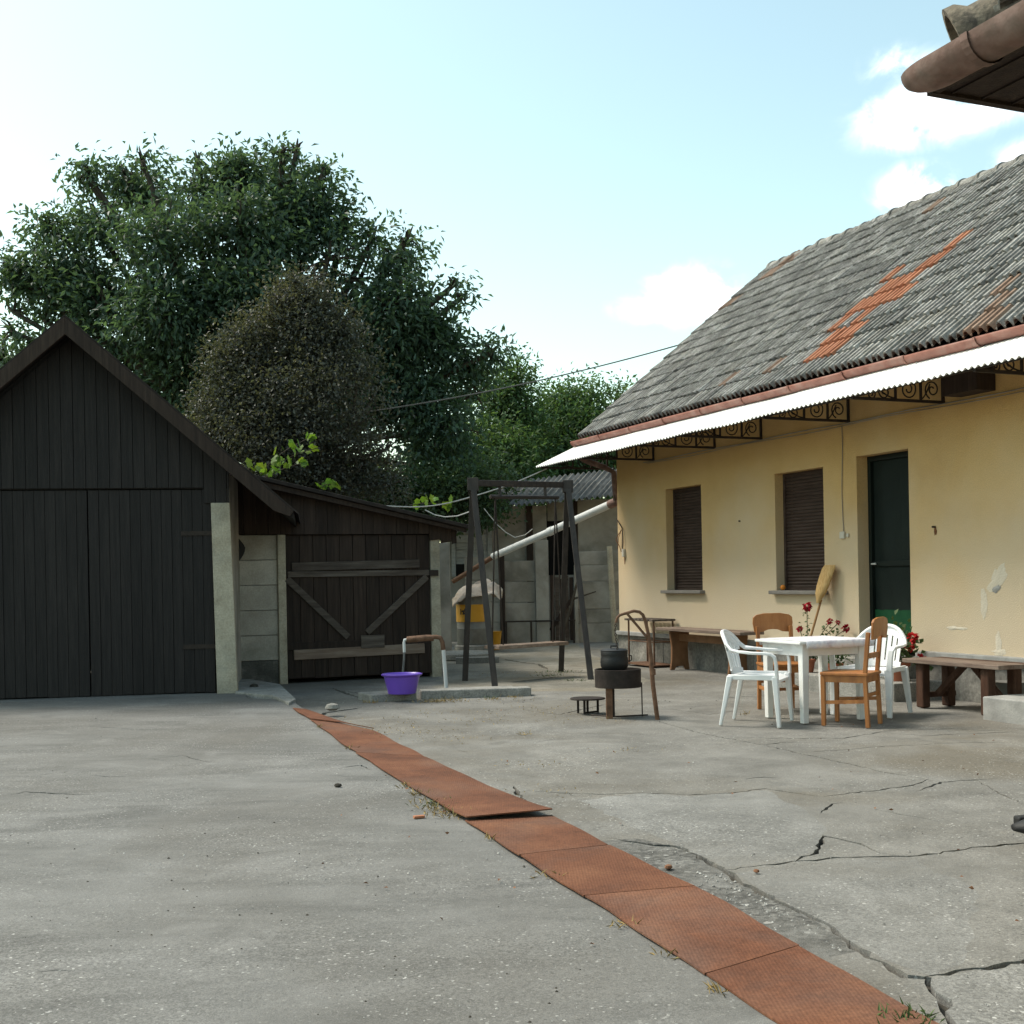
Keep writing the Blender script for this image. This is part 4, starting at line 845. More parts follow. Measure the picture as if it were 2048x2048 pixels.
# ================================================================== rain barrel and inclined pipe
bc = G(946, 1302); bar_ = thing('rain_barrel', 'grey drum with a yellow band standing below the sloping pipe', 'barrel', (bc.x, bc.y, 0))
m = MB(); m.lathe([(.33, 0), (.335, .1), (.30, .12)], 24); m.build('stand', concB, bar_)
m = MB(); m.lathe([(.27, .12), (.285, .14), (.285, .40), (.293, .415), (.285, .43), (.285, .72), (.293, .735), (.285, .75), (.285, 1.03), (.27, 1.05)], 28); m.build('drum', barrelM, bar_, smooth='auto')
zb0, zb1 = D(946, 1244, bc.y - .28).z, D(946, 1209, bc.y - .28).z
m = MB(); m.lathe([(.2875, zb0), (.297, zb0 + .002), (.297, zb1 - .002), (.2875, zb1)], 40); lb = m.build('yellow_band', yellowM, bar_, smooth='auto')
# dark mark on the band: a stroke and a slanting one
aw = math.atan2(-1, -.62); rr = .301
def bandpt(s, z): a_ = aw + s / rr; return Vector((rr * math.cos(a_), rr * math.sin(a_), z))
zc = (zb0 + zb1) / 2 + .03; m = MB()
for (a, b) in (((-.055, -.05), (-.055, .05)), ((.0, -.05), (.045, .055)), ((-.03, .0), (.01, .02)), ((.0, .0), (.04, -.045))): m.bar(bandpt(a[0], zc + a[1]), bandpt(b[0], zc + b[1]), .012, .022)
m.build('mark', inkM, lb)
# crumpled sheet over the barrel
m = MB(); vs = []; nx, ny = 26, 20
for j in range(ny + 1):
    for i in range(nx + 1):
        u, v = i / nx * 2 - 1, j / ny * 2 - 1; rr_ = max(abs(u), abs(v)); x, y = u * .52, v * .45
        r2 = math.hypot(x, y); z = 1.18 + .10 * noise.noise((u * 1.6, v * 1.6, 4)) + .10 * math.exp(-((x - .12) ** 2 + y * y) / .05) + .06 * noise.noise((u * 4, v * 4, 1))
        if r2 > .29: z -= (r2 - .29) * .8; x *= 1 - (r2 - .29) * .45; y *= 1 - (r2 - .29) * .5
        vs.append((x + .10 + .02 * noise.noise((u * 5, v * 5, 8)), y, z + .06 * u))
m.add(vs, [(j * (nx + 1) + i, j * (nx + 1) + i + 1, (j + 1) * (nx + 1) + i + 1, (j + 1) * (nx + 1) + i) for j in range(ny) for i in range(nx)])
o = m.build('cover_sheet', sheetM, smooth=True, loc=(bc.x, bc.y, 0)); tag(o, 'crumpled pale sheet draped over the grey drum', 'sheet'); mo = o.modifiers.new('solid', 'SOLIDIFY'); mo.thickness = .006
# well cover and little block in front
wc = G(925, 1318); m = MB(); m.lathe([(.52, 0), (.54, .01), (.53, .09), (.50, .11), (.2, .125)], 30); tag(m.build('well_cover', concB, loc=(wc.x, wc.y + .1, 0), smooth='auto'), 'round dark concrete cover in front of the drum', 'well cover')
wb = G(955, 1322); m = MB(); m.box((-.33, -.1, -.02), (.35, .12, .085)); tag(m.build('concrete_block', concB, loc=(wb.x, wb.y - .35, 0), rz=.06, bev=.01), 'flat concrete block behind the left swing legs', 'block')
bk = G(980, 1300); m = MB(); m.lathe([(.13, 0), (.17, .33), (.18, .34)], 20); tag(m.build('yellow_bucket', yellowM, loc=(bk.x + .05, bk.y + .1, 0), smooth='auto'), 'ochre bucket between the drum and the fence', 'bucket')
bk = G(968, 1298); m = MB(); m.lathe([(.11, 0), (.15, .36), (.16, .37)], 20); tag(m.build('white_bucket', whitePaint, loc=(bk.x - .02, bk.y + .0, 0), smooth='auto'), 'pale bucket touching the right side of the drum', 'bucket')
pipe = thing('drain_pipe', 'sloping white drain pipe from the house corner to the drum', 'pipe', (bc.x, bc.y, 0))
lp = lambda p: p - Vector((bc.x, bc.y, 0))
P0, P1, P2, P3 = D(1240, 1000, 19.9), D(1098, 1064, 21.1), D(986, 1113, 22.1), D(906, 1163, 22.5)
m = MB(); m.tube([lp(P1), lp(P2)], .062, 14); m.build('white_section', pipeW, pipe, smooth='auto'); m = MB(); m.tube([lp(P0.lerp(P1, .12)), lp(P1 + (P1 - P0).normalized() * .02)], .066, 14); m.build('white_section', pipeW, pipe, smooth='auto')
m = MB(); m.tube([lp(P1.lerp(P0, .0)), lp(P1.lerp(P0, .06))], .075, 14); m.build('collar', pipeW, pipe, smooth='auto')
m = MB(); m.tube([lp(P0 + (P0 - P1).normalized() * .12), lp(P0.lerp(P1, .14))], .072, 14); m.build('upper_elbow', gutterO, pipe, smooth='auto')
m = MB(); m.tube([lp(P2.lerp(P1, .04)), lp(P3)], .045, 12); m.build('rusty_section', rustPipe, pipe, smooth='auto')
# ================================================================== standpipe, slabs, purple basin
a, b = G(742, 1404), G(834, 1398); m = MB(); m.box((0, 0, -.02), ((b - a).length, .42, .075)); tag(m.build('concrete_slab', concB, loc=(a.x, a.y, 0), rz=math.atan2((b - a).y, (b - a).x), bev=.012), 'small concrete slab under the purple basin', 'slab')
a, b = G(838, 1398), G(1063, 1391); m = MB(); m.box((0.02, 0, -.02), ((b - a).length, .22, .09)); tag(m.build('concrete_slab', concB, loc=(a.x, a.y, 0), rz=math.atan2((b - a).y, (b - a).x), bev=.014), 'long low concrete slab at the foot of the standpipe', 'slab')
m = MB(); m.box((.30, .26, -.02), (1.15, .62, .06)); tag(m.build('concrete_slab', concB, loc=(a.x, a.y, 0), rz=math.atan2((b - a).y, (b - a).x) + .03, bev=.012), 'thin concrete slab lying behind the long slab by the swing foot', 'slab')
ba = G(801, 1391, .075); m = MB(); m.lathe([(.135, 0), (.15, .005), (.195, .19), (.222, .205), (.224, .217), (.212, .222), (.19, .205), (.148, .02), (.0, .012)], 36, sx=1.0, sy=.86); tag(m.build('purple_basin', purpleM, loc=(ba.x, ba.y + .19, .076), rz=.1, smooth='auto'), 'oval purple plastic basin on a concrete slab', 'basin')
tp = G(893, 1380, .0); stp = thing('standpipe', 'yard water tap with thick lagged spout above the purple basin', 'tap', (tp.x, tp.y - .15, 0))
zt_ = D(885, 1276, tp.y - .15).z; xt = D(808, 1276, tp.y - .15).x - tp.x
m = MB(); m.tube([(.01, 0, 0), (-.02, 0, zt_ - .12)], .024, 10); m.build('riser', pipeW, stp, smooth='auto'); m = MB(); m.tube([(-.02, 0, zt_ - .14), (-.03, 0, zt_ - .05), (-.05, 0, zt_), (-.10, 0, zt_ + .015), (-.16, 0, zt_ + .01)], .027, 10); m.build('elbow', rustPipe, stp, smooth='auto')
m = MB(); m.tube([(-.13, 0, zt_ + .0), (-.2, 0, zt_ + .005), (xt + .04, 0, zt_ - .012), (xt + .03, 0, zt_ - .012)], (.036, .038, .038, .03), 12); m.build('lagged_spout', rustPipe, stp, smooth='auto'); m = MB(); m.tube([(xt + .05, 0, zt_ - .01), (xt + .005, 0, zt_ - .015), (xt, 0, zt_ - .05), (xt + .002, -.01, zt_ - .16)], .018, 10); m.build('nozzle', pipeW, stp, smooth='auto')
m = MB(); m.tube([(xt + .002, -.01, zt_ - .12), (xt - .004, -.012, zt_ - .25), (xt - .02, -.012, zt_ - .40)], .013, 8); m.build('hose', wireM, stp, smooth='auto')
# ================================================================== fire pit, cauldron, pole, stool
fp = G(1219, 1436); pit = thing('fire_pit', 'round rusty fire pan on an iron stand in the yard', 'fire pit', (fp.x, fp.y, 0))
ky = fp.y; cxp = D(1238, 1360, ky).x - fp.x; zt_, zb_ = D(1238, 1340, ky).z, D(1238, 1376, ky).z; rp_ = 46.5 / F * ky
m = MB(); m.lathe([(rp_ - .02, zb_ + .012), (rp_, zb_), (rp_ + .002, zt_), (rp_ - .008, zt_ + .002), (rp_ - .014, zb_ + .03), (.0, zb_ + .02)], 36, c=(cxp, .12, 0)); m.build('fire_pan', sootRust, pit, smooth='auto')
m = MB(); m.bar((.0, 0, -.01), (.0, .0, zb_ + .01), .06, .05, up=(0, 1, 0)); m.build('leg', rustPipe, pit, bev=.004); m = MB(); m.bar((.045, .22, -.01), (.045, .22, zb_ + .01), .045, .045, up=(0, 1, 0)); m.build('leg', sootRust, pit, bev=.004)
xq = D(1286, 1400, ky).x - fp.x; m = MB(); m.tube([(xq, .08, 0), (xq, .10, zb_ + .04)], .006, 6); m.tube([(-.16, .15, .014), (.05, -.02, .014), (xq + .05, .08, .014)], .008, 6); m.build('wire_stay', ironM, pit)
pz = zt_ + .012; pt = thing('cauldron', 'black lidded cauldron above the rusty fire pan', 'pot', (fp.x + cxp - .03, fp.y + .12, pz - .03)); R1 = 28.5 / F * ky
m = MB(); m.lathe([(.06, 0), (R1 * .8, .01), (R1 * .97, .045), (R1, .085), (R1 * .97, .12), (R1 * .93, .135), (R1 * .95, .15), (R1 * .96, .185), (R1 * .94, .19)], 30); m.build('body', blackM, pt, smooth='auto')
m = MB(); m.lathe([(R1 * .95, .188), (R1 * .97, .196), (R1 * .8, .208), (.02, .215)], 30); m.build('lid', blackM, pt, smooth='auto'); m = MB(); m.tube([(-.03, 0, .21), (-.03, 0, .235), (.03, 0, .235), (.03, 0, .21)], .009, 6); m.build('handle', blackM, pt); m = MB(); m.tube([(R1, 0, .15), (R1 + .03, 0, .14), (R1 + .03, 0, .10), (R1, 0, .09)], .006, 6); m.build('ear', ironM, pt)
m = MB(); m.lathe([(.10, -.035), (.105, -.03), (.10, .002)], 16); m.build('foot_ring', blackM, pt)
pp = G(1315, 1438); pol = thing('cauldron_hook', 'bent rusty iron pole that hangs over the cauldron', 'pole', (pp.x, pp.y, 0)); dz = lambda u, v: D(u, v, pp.y) - Vector((pp.x, pp.y, 0))
arc = [(1315, 1440), (1306, 1370), (1302, 1320), (1297, 1270), (1291, 1243), (1286, 1230), (1279, 1224), (1268, 1222), (1250, 1227), (1240, 1230), (1234, 1236), (1232, 1245)]
m = MB(); m.tube([dz(*p) for p in arc], [.021, .021, .021, .017, .016, .015, .015, .015, .014, .013, .012, .012], 10); m.build('bent_pole', rustPipe, pol, smooth='auto'); m = MB(); m.tube([dz(1254, 1227), dz(1296, 1277)], .012, 8); m.build('brace', rustPipe, pol, smooth='auto')
m = MB(); m.tube([dz(1306, 1350), dz(1305, 1338)], .027, 10); m.build('collar', rustPipe, pol)
m = MB(); cpt = [dz(1232, 1245), dz(1230, 1262), dz(1233, 1282), dz(1235, 1299)]
for a, b in zip(cpt, cpt[1:]):
    nn_ = 4
    for k in range(nn_):
        c = a.lerp(b, (k + .5) / nn_); h = (b - a).length / nn_ * .62; tt = [(c + Vector(((.008 if k % 2 else 0) * math.sin(q * math.pi / 4), (0 if k % 2 else .008) * math.sin(q * math.pi / 4), h * math.cos(q * math.pi / 4)))) for q in range(9)]; m.tube(tt, .0035, 5)
m.build('chain', ironM, pol)
st = G(1177, 1429); stl = thing('low_stool', 'low round iron stool beside the fire pit', 'stool', (st.x, st.y + .1, 0))
m = MB(); m.lathe([(.15, .135), (.155, .14), (.15, .15)], 26, sx=1.1); m.build('top', sootRust, stl)
for (x, y) in ((-.035, -.06), (.0, .03), (.10, .05), (-.09, .05)): m = MB(); m.bar((x, y, 0), (x, y, .14), .022, .022, up=(0, 1, 0)); m.build('leg', sootRust, stl)
m = MB(); m.tube([(-.035, -.06, .012), (.1, .05, .012)], .01, 6); m.build('foot_bar', sootRust, stl)
# ================================================================== table and chairs
TR = math.atan2(.375, .927); tc_ = Vector((2.70, 10.97, 0))
tab = thing('white_table', 'small white painted wooden table among the chairs', 'table', tc_, TR)
for (x, y) in ((-.30, -.27), (.30, -.27), (-.30, .27), (.30, .27)): m = MB(); m.bar((x, y, 0), (x, y, .69), .055, .055, up=(0, 1, 0), w2=.07, h2=.07); m.build('leg', whitePaint, tab, bev=.005)
for a, b in (((-.31, -.29), (.31, -.265)), ((-.31, .265), (.31, .29)), ((-.325, -.26), (-.295, .26)), ((.295, -.26), (.325, .26))): m = MB(); m.box((a[0] + .03 * (abs(a[0] - b[0]) > .1), a[1], .585), (b[0] - .03 * (abs(a[0] - b[0]) > .1), b[1], .69)); m.build('apron', whitePaint, tab, bev=.003)
m = MB(); m.box((-.39, -.35, .69), (.37, .35, .715)); m.build('table_top', whitePaint, tab, bev=.006)
m = MB(); vs = []; nx = 40
ys = [-.362, -.362, -.358, -.34, -.1, .15, .345, .358, .358]; zs = [.655, .69, .7175, .7195, .7195, .7195, .7195, .71, .66]
for j in range(9):
    for i in range(nx + 1):
        x = -.33 + .71 * i / nx; dr_ = .012 * math.sin(i * .9) * (1 if j in (0, 8) else .4 if j in (1, 7) else 0); vs.append((x, ys[j] - (abs(dr_) if j < 4 else -abs(dr_)), zs[j] + (.012 * noise.noise((i * .25, j, 0)) if j in (0, 8) else 0) + .001 * noise.noise((i * .5, j, 2))))
m.add(vs, [(j * (nx + 1) + i, j * (nx + 1) + i + 1, (j + 1) * (nx + 1) + i + 1, (j + 1) * (nx + 1) + i) for j in range(8) for i in range(nx)]); o = m.build('tablecloth', clothM, smooth=True, loc=tc_, rz=TR); mo = o.modifiers.new('solid', 'SOLIDIFY'); mo.thickness = .002; tag(o, 'pale patterned oilcloth lying on the white table', 'tablecloth')
def plastic_chair(label, loc, rz):       # faces +x
    c = thing('plastic_chair', label, 'chair', loc, rz, 'white plastic garden chairs')
    def back(s, h):      # s -1..1 across, h 0..1 up: curved shell
        y = s * (.225 + .035 * h); x = -.19 - .10 * h + .10 * s * s * (.35 + .5 * h); return Vector((x, y, .43 + .37 * h))
    def top(s): return 1.0 - .42 * abs(s) ** 2.6
    m = MB(); nx, ny = 12, 12; vs = []
    for j in range(ny + 1):
        for i in range(nx + 1):
            u, v = i / nx, j / ny * 2 - 1; w_ = .245 - .03 * (1 - u) - .02 * max(0, abs(u - .5) - .3); x = -.21 + .44 * u
            z = .425 - .018 * math.cos(v * 1.4) * math.sin(u * math.pi) - .03 * max(0, u - .86) / .14; vs.append((x, v * w_, z))
    nn = len(vs); vs += [(x, y, z - .022) for x, y, z in vs]; q = lambda j, i: j * (nx + 1) + i
    fs = [(q(j, i), q(j, i + 1), q(j + 1, i + 1), q(j + 1, i)) for j in range(ny) for i in range(nx)]; fs += [tuple(a + nn for a in f[::-1]) for f in fs]
    rim = [q(0, i) for i in range(nx)] + [q(j, nx) for j in range(ny)] + [q(ny, i) for i in range(nx, 0, -1)] + [q(j, 0) for j in range(ny, 0, -1)]
    fs += [(a, a + nn, b + nn, b) for a, b in zip(rim, rim[1:] + rim[:1])]; m.add(vs, fs).build('seat', whitePlastic, c, smooth='auto')
    ns = 7; gap = .016
    for k in range(ns):      # back panels between the slits
        s0_, s1_ = -.80 + 1.6 * k / ns, -.80 + 1.6 * (k + 1) / ns; g = gap / .26 / 2; s0_ += g; s1_ -= g
        m = MB(); vs = []; nh = 8
        for j in range(nh + 1):
            for s in (s0_, (s0_ + s1_) / 2, s1_): vs.append(back(s, top(s) * j / nh))
        nn = len(vs); vs += [v + Vector((-.009, 0, 0)) for v in vs]; fs = [(j * 3 + i, j * 3 + i + 1, j * 3 + i + 4, j * 3 + i + 3) for j in range(nh) for i in range(2)]; fs += [tuple(a + nn for a in f[::-1]) for f in fs]
        fs += [(j * 3, j * 3 + 3, j * 3 + 3 + nn, j * 3 + nn) for j in range(nh)] + [(j * 3 + 2, j * 3 + 2 + nn, j * 3 + 5 + nn, j * 3 + 5) for j in range(nh)]; m.add(vs, fs).build('back_slat', whitePlastic, c, smooth='auto')
    m = MB()
    for (h0_, h1_) in ((.0, .16), (.78, 1.02)):
        vs = []; ks = 18
        for j in range(2):
            for i in range(ks + 1): s = -.86 + 1.72 * i / ks; vs.append(back(s, top(s) * (h0_ if j == 0 else h1_)) + Vector((.002, 0, 0)))
        nn = len(vs); vs += [v + Vector((-.014, 0, 0)) for v in vs]; fs = [(i, i + 1, ks + 2 + i, ks + 1 + i) for i in range(ks)]; fs += [tuple(a + nn for a in f[::-1]) for f in fs] + [(i, i + nn, i + 1 + nn, i + 1) for i in range(ks)] + [(ks + 1 + i, ks + 2 + i, ks + 2 + i + nn, ks + 1 + i + nn) for i in range(ks)]; m.add(vs, fs)
    m.build('back_band', whitePlastic, c, smooth='auto')
    m = MB(); pts = [tuple(back(s, top(s) * 1.01)) for s in np.linspace(-.86, .86, 19)]
    m.tube(pts, [.019] * len(pts), 10); m.build('back_rim', whitePlastic, c, smooth='auto')
    for s in (-1, 1):
        e0 = back(s * .84, top(.84) * .98)
        path = [e0 + Vector((-.01, 0, .01)), e0 + Vector((.05, s * .035, -.045)), Vector((-.08, s * .272, .642)), Vector((.02, s * .288, .632)), Vector((.12, s * .292, .63)), Vector((.185, s * .291, .625)), Vector((.218, s * .288, .60)), Vector((.228, s * .282, .54)), Vector((.232, s * .272, .42))]
        m = MB(); vs = []
        for k, p in enumerate(path):
            tg = (path[min(k + 1, 8)] - path[max(k - 1, 0)]).normalized(); sd = Vector((0, 1, 0)) if k > 1 else Vector((.5, 1 * .7, 0)).normalized() if s > 0 else Vector((-.5, .7, 0)).normalized(); sd = (sd - tg * sd.dot(tg)).normalized(); up_ = tg.cross(sd); w_ = (.036, .044, .054, .056, .056, .054, .05, .048, .055)[k] / 2
            for (a, b) in ((-1, -.6), (-.8, -1), (.8, -1), (1, -.6), (1, .6), (.8, 1), (-.8, 1), (-1, .6)): vs.append(p + sd * (a * w_) + up_ * (b * .012))
        m.add(vs, [(i * 8 + j, i * 8 + (j + 1) % 8, (i + 1) * 8 + (j + 1) % 8, (i + 1) * 8 + j) for i in range(8) for j in range(8)] + [tuple(range(8)), tuple(64 + j for j in range(8))]); m.build('armrest', whitePlastic, c, smooth='auto')
        m = MB(); m.bar((.215, s * .262, .43), (.245, s * .275, 0), .075, .05, up=(1, 0, 0), w2=.045, h2=.03); m.build('leg', whitePlastic, c, bev=.008, smooth='auto')
        m = MB(); m.bar((-.18, s * .225, .43), (-.27, s * .24, 0), .065, .05, up=(1, 0, 0), w2=.04, h2=.026); m.build('leg', whitePlastic, c, bev=.008, smooth='auto')
        m = MB(); m.bar((-.2, s * .225, .42), (.22, s * .25, .42), .03, .045); m.build('side_rail', whitePlastic, c, bev=.006, smooth='auto')
    return c
plastic_chair('white plastic armchair left of the white table', (2.13, 10.68, 0), R(-24))
plastic_chair('white plastic armchair behind the table near the geranium pot', (3.30, 11.22, 0), R(228))
def wooden_chair(label, loc, rz):        # faces +x
    c = thing('wooden_chair', label, 'chair', loc, rz, 'orange brown wooden chairs')
    for s in (-1, 1):
        m = MB(); m.bar((.18, s * .17, 0), (.18, s * .17, .43), .034, .034, up=(0, 1, 0), w2=.038, h2=.038); m.build('leg', chairWood, c, bev=.004)
        m = MB(); m.bar((-.20, s * .165, 0), (-.18, s * .165, .45), .034, .036, up=(0, 1, 0)); m.bar((-.18, s * .165, .44), (-.215, s * .165, .80), .034, .034, up=(0, 1, 0)); m.build('leg', chairWood, c, bev=.004)
        m = MB(); m.bar((-.185, s * .168, .22), (.18, s * .17, .20), .018, .03); m.build('stretcher', chairWood, c); m = MB(); m.box((-.17, s * .17 - .012, .375), (.175, s * .17 + .012, .43)); m.build('apron', chairWood, c)
    m = MB(); m.box((.168, -.15, .375), (.19, .15, .43)); m.build('apron', chairWood, c); m = MB(); m.box((-.19, -.15, .375), (-.17, .15, .43)); m.build('apron', chairWood, c); m = MB(); m.bar((-.185, -.15, .27), (-.185, .15, .27), .018, .03); m.bar((.0, -.16, .205), (.0, .16, .205), .018, .028); m.build('stretcher', chairWood, c)
    m = MB(); m.prism([(-.21, -.19), (.19, -.205), (.215, -.15), (.22, 0), (.215, .15), (.19, .205), (-.21, .19)], .432, .458, ax='z'); m.build('seat', chairWood, c, bev=.006)
    pts = [(-.185, .74), (-.10, .745), (-.05, .765), (.0, .77), (.05, .765), (.10, .745), (.185, .74), (.20, .83), (.195, .885), (.165, .91), (.08, .925), (-.08, .925), (-.165, .91), (-.195, .885), (-.20, .83)]
    m = MB(); n = len(pts); cv = lambda y: -.235 - .025 + .45 * y * y * .6
    vs = [(cv(y) + (.0 if z > .8 else .01), y, z) for y, z in pts] + [(cv(y) - .022 + (.0 if z > .8 else .01), y, z) for y, z in pts]
    vs = vs + [(cv(0) + .0, 0, .84), (cv(0) - .022, 0, .84)]
    m.add(vs, [(i, (i + 1) % n, 2 * n) for i in range(n)] + [((i + 1) % n + n, i + n, 2 * n + 1) for i in range(n)] + [(i, i + n, (i + 1) % n + n, (i + 1) % n) for i in range(n)]); m.build('backrest', chairWood, c, bev=.004)
    m = MB(); m.bar((-.195, -.15, .60), (-.195, .15, .60), .018, .045); m.build('back_slat', chairWood, c)
    return c
w1 = wooden_chair('orange brown wooden chair seen from the side in front of the table', (2.89, 10.47, 0), R(146))
w2 = wooden_chair('orange brown wooden chair facing the camera behind the table', (2.56, 11.63, 0), R(-84))

# ================================================================== things along the house wall
def hp(s, o, z=0): return HC + HD * s + HN * o + Vector((0, 0, z))
rk = thing('plant_rack', 'small iron rack with slatted grey top against the wall', 'rack', hp(1.4, .21), HA)
for (x, y) in ((-.4, -.16), (.36, -.16), (-.4, .15), (.36, .15)): m = MB(); m.tube([(x, y, 0), (x, y, .66)], .014, 6); m.build('leg', rustPipe, rk)
for k in range(7): m = MB(); x = -.44 + k * .125; m.box((x, -.21, .66), (x + .10, .17, .69)); m.build('slat', greyWood, rk, bev=.003)
m = MB(); m.box((-.46, -.22, .02), (.42, .18, .035)); m.build('bottom_plate', rustPipe, rk); m = MB(); m.tube([(-.4, -.16, .36), (.36, -.16, .36)], .009, 6); m.tube([(-.4, .15, .36), (.36, .15, .36)], .009, 6); m.tube([(-.4, -.16, .36), (-.4, .15, .36)], .009, 6); m.tube([(.36, -.16, .36), (.36, .15, .36)], .009, 6); m.build('cross_bar', rustPipe, rk)
bA = thing('wooden_bench', 'long brown bench with board ends below the window', 'bench', hp(3.0, .26), HA)
m = MB(); m.box((-1.05, -.19, .545), (1.1, .17, .585)); m.build('seat', benchTop, bA, bev=.006)
for x in (-.72, .74):
    m = MB(); m.prism([(-.15, 0), (-.09, 0), (-.06, .05), (.06, .05), (.09, 0), (.15, 0), (.13, .14), (.125, .32), (.15, .5), (.15, .545), (-.15, .545), (-.15, .5), (-.125, .32), (-.13, .14)], x - .02, x + .02, ax='x'); m.build('end_board', benchBrown, bA, bev=.004)
m = MB(); m.box((-.70, -.015, .40), (.72, .01, .50)); m.build('rail', benchBrown, bA)
bB = thing('rustic_bench', 'dark rustic bench of heavy timbers at the right below the wall ledge', 'bench', hp(8.22, .62), HA)
m = MB(); m.box((-.63, -.27, .425), (.62, .05, .465)); m.build('seat_board', benchTop, bB, bev=.006); m = MB(); m.box((-.60, .06, .425), (.66, .2, .463)); m.build('seat_board', benchWood, bB, bev=.006)
for x in (-.44, .40):
    for y in (-.18, .13): m = MB(); m.bar((x, y, 0), (x, y, .425), .10, .09, up=(0, 1, 0)); m.build('leg', benchWood, bB, bev=.012)
    m = MB(); m.bar((x, -.22, .12), (x, .2, .12), .06, .05); m.build('cross_rail', benchWood, bB, bev=.005)
for s in (-1, 1): m = MB(); m.bar((s * .42, -.02, .12), (s * .06, -.02, .42), .05, .06); m.build('brace', benchWood, bB, bev=.005)
m = MB(); m.lathe([(.13, 0), (.15, .02), (.16, .24), (.165, .25)], 20, sx=1.0); tag(m.build('old_bucket', barrelM, loc=hp(8.25, .20), smooth='auto'), 'grey bucket standing under the rustic bench', 'bucket')
# broom
bt = hp(5.40, .04, 1.40); bb = hp(5.20, .40, .0); br = thing('broom', 'straw broom standing upside down against the wall left of the door', 'broom', bb); L_ = (bt - bb); ln = L_.length; d_ = L_.normalized()
m = MB(); m.tube([Vector((0, 0, 0)), d_ * (ln - .42)], .014, 8); m.build('handle', stick, br, smooth='auto')
xq = HD; m = MB(); vs = []; prof = [(.0, .022, .018), (.05, .038, .03), (.12, .085, .045), (.22, .105, .045), (.32, .112, .04), (.42, .118, .032), (.46, .10, .022)]
for (t_, w_, h_) in prof:
    for j in range(14):
        a_ = 2 * math.pi * j / 14; vs.append(d_ * (ln - .46 + t_) + xq * (w_ * math.cos(a_) + .05 * (t_ / .46) ** 2 - .03 * (t_ / .46)) - HN * 0 + HN * (h_ * math.sin(a_) + .03))
m.add(vs, [(i * 14 + j, i * 14 + (j + 1) % 14, (i + 1) * 14 + (j + 1) % 14, (i + 1) * 14 + j) for i in range(6) for j in range(14)] + [tuple(range(14))[::-1], tuple(84 + j for j in range(14))]); m.build('straw_head', straw, br, smooth='auto')
m = MB(); m.tube([d_ * (ln - .34), d_ * (ln - .325)], .06, 12); m.tube([d_ * (ln - .40), d_ * (ln - .385)], .045, 12); 
# leaves and flowers
def leaf_cloud(name, pts, dirs, ln_, wd, mt, parent=None, droop=.5, seed=1, spread=1.0):
    """many small two-triangle folded leaves; pts Nx3, dirs Nx3 preferred direction"""
    rg = np.random.default_rng(seed); n = len(pts)
    d = dirs + rg.normal(0, spread, (n, 3)); d[:, 2] -= droop; d /= np.linalg.norm(d, axis=1, keepdims=True) + 1e-9
    up = rg.normal(0, .6, (n, 3)); up[:, 2] += 1; s = np.cross(d, up); s /= np.linalg.norm(s, axis=1, keepdims=True) + 1e-9; nn = np.cross(s, d)
    L2 = (ln_ * rg.uniform(.6, 1.25, n))[:, None]; W2 = (wd * rg.uniform(.7, 1.25, n))[:, None]
    p0 = pts; p2 = pts + d * L2 - nn * L2 * .12; pm = pts + d * L2 * .45
    p1 = pm + s * W2 / 2 + nn * W2 * .22; p3 = pm - s * W2 / 2 + nn * W2 * .22
    V = np.stack([p0, p1, p2, p3], 1).reshape(-1, 3); idx = np.arange(n)[:, None] * 4
    T = np.concatenate([idx + np.array([[0, 1, 2]]), idx + np.array([[0, 2, 3]])], 1).reshape(-1)
    me = bpy.data.meshes.new(name); me.vertices.add(len(V)); me.vertices.foreach_set('co', V.ravel().astype(np.float32)); me.loops.add(len(T)); me.loops.foreach_set('vertex_index', T.astype(np.int32)); nf = len(T) // 3
    me.polygons.add(nf); me.polygons.foreach_set('loop_start', (np.arange(nf) * 3).astype(np.int32)); me.polygons.foreach_set('loop_total', np.full(nf, 3, np.int32)); me.update(); me.validate()
    return obj(name, me, mt, parent)
def bloom(name, c, r, mt, parent, seed, n=46):
    rg = np.random.default_rng(seed); v = rg.normal(0, 1, (n, 3)); v /= np.linalg.norm(v, axis=1, keepdims=True); P = np.array(c)[None] + v * r * rg.uniform(.15, .6, (n, 1)); return leaf_cloud(name, P, v, r * .75, r * .8, mt, parent, 0, seed, .35)
def pot(parent, r, h, z=0): m = MB(); m.lathe([(r * .72, 0), (r * .95, h * .8), (r * 1.06, h * .82), (r * 1.08, h), (r * .95, h), (r * .9, h * .88), (0.0, h * .86)], 26, c=(0, 0, z)); return m.build('pot', terra, parent, smooth='auto')
gp = thing('geranium', 'red geranium in a terracotta pot on the doorstep', 'potted plant', hp(6.98, .42, .18)); pot(gp, .115, .19)
rg = np.random.default_rng(5); P = rg.normal(0, 1, (260, 3)) * np.array([.10, .10, .12]) + np.array([0, 0, .36]); leaf_cloud('leaves', P, P - np.array([0, 0, .3]), .06, .055, leafG, gp, .1, 6)
m = MB()
for k in range(9): a_ = k * 2.4; m.tube([(0, 0, .16), (.05 * math.cos(a_), .05 * math.sin(a_), .3), (.1 * math.cos(a_), .1 * math.sin(a_), .42 + .02 * k)], .005, 5)
m.build('stems', stemG, gp)
for k, (u, v, r) in enumerate(((1826, 1275, .062), (1843, 1316, .045), (1822, 1297, .04), (1808, 1290, .03))): q = D(u, v, gp.location.y - .1) - gp.location; bloom('flower', q, r, redF, gp, 20 + k)
rs = thing('rose_plant', 'leggy rose with dark red blooms in a pot beside the broom', 'potted plant', hp(5.55, .5, .18)); pot(rs, .085, .15)
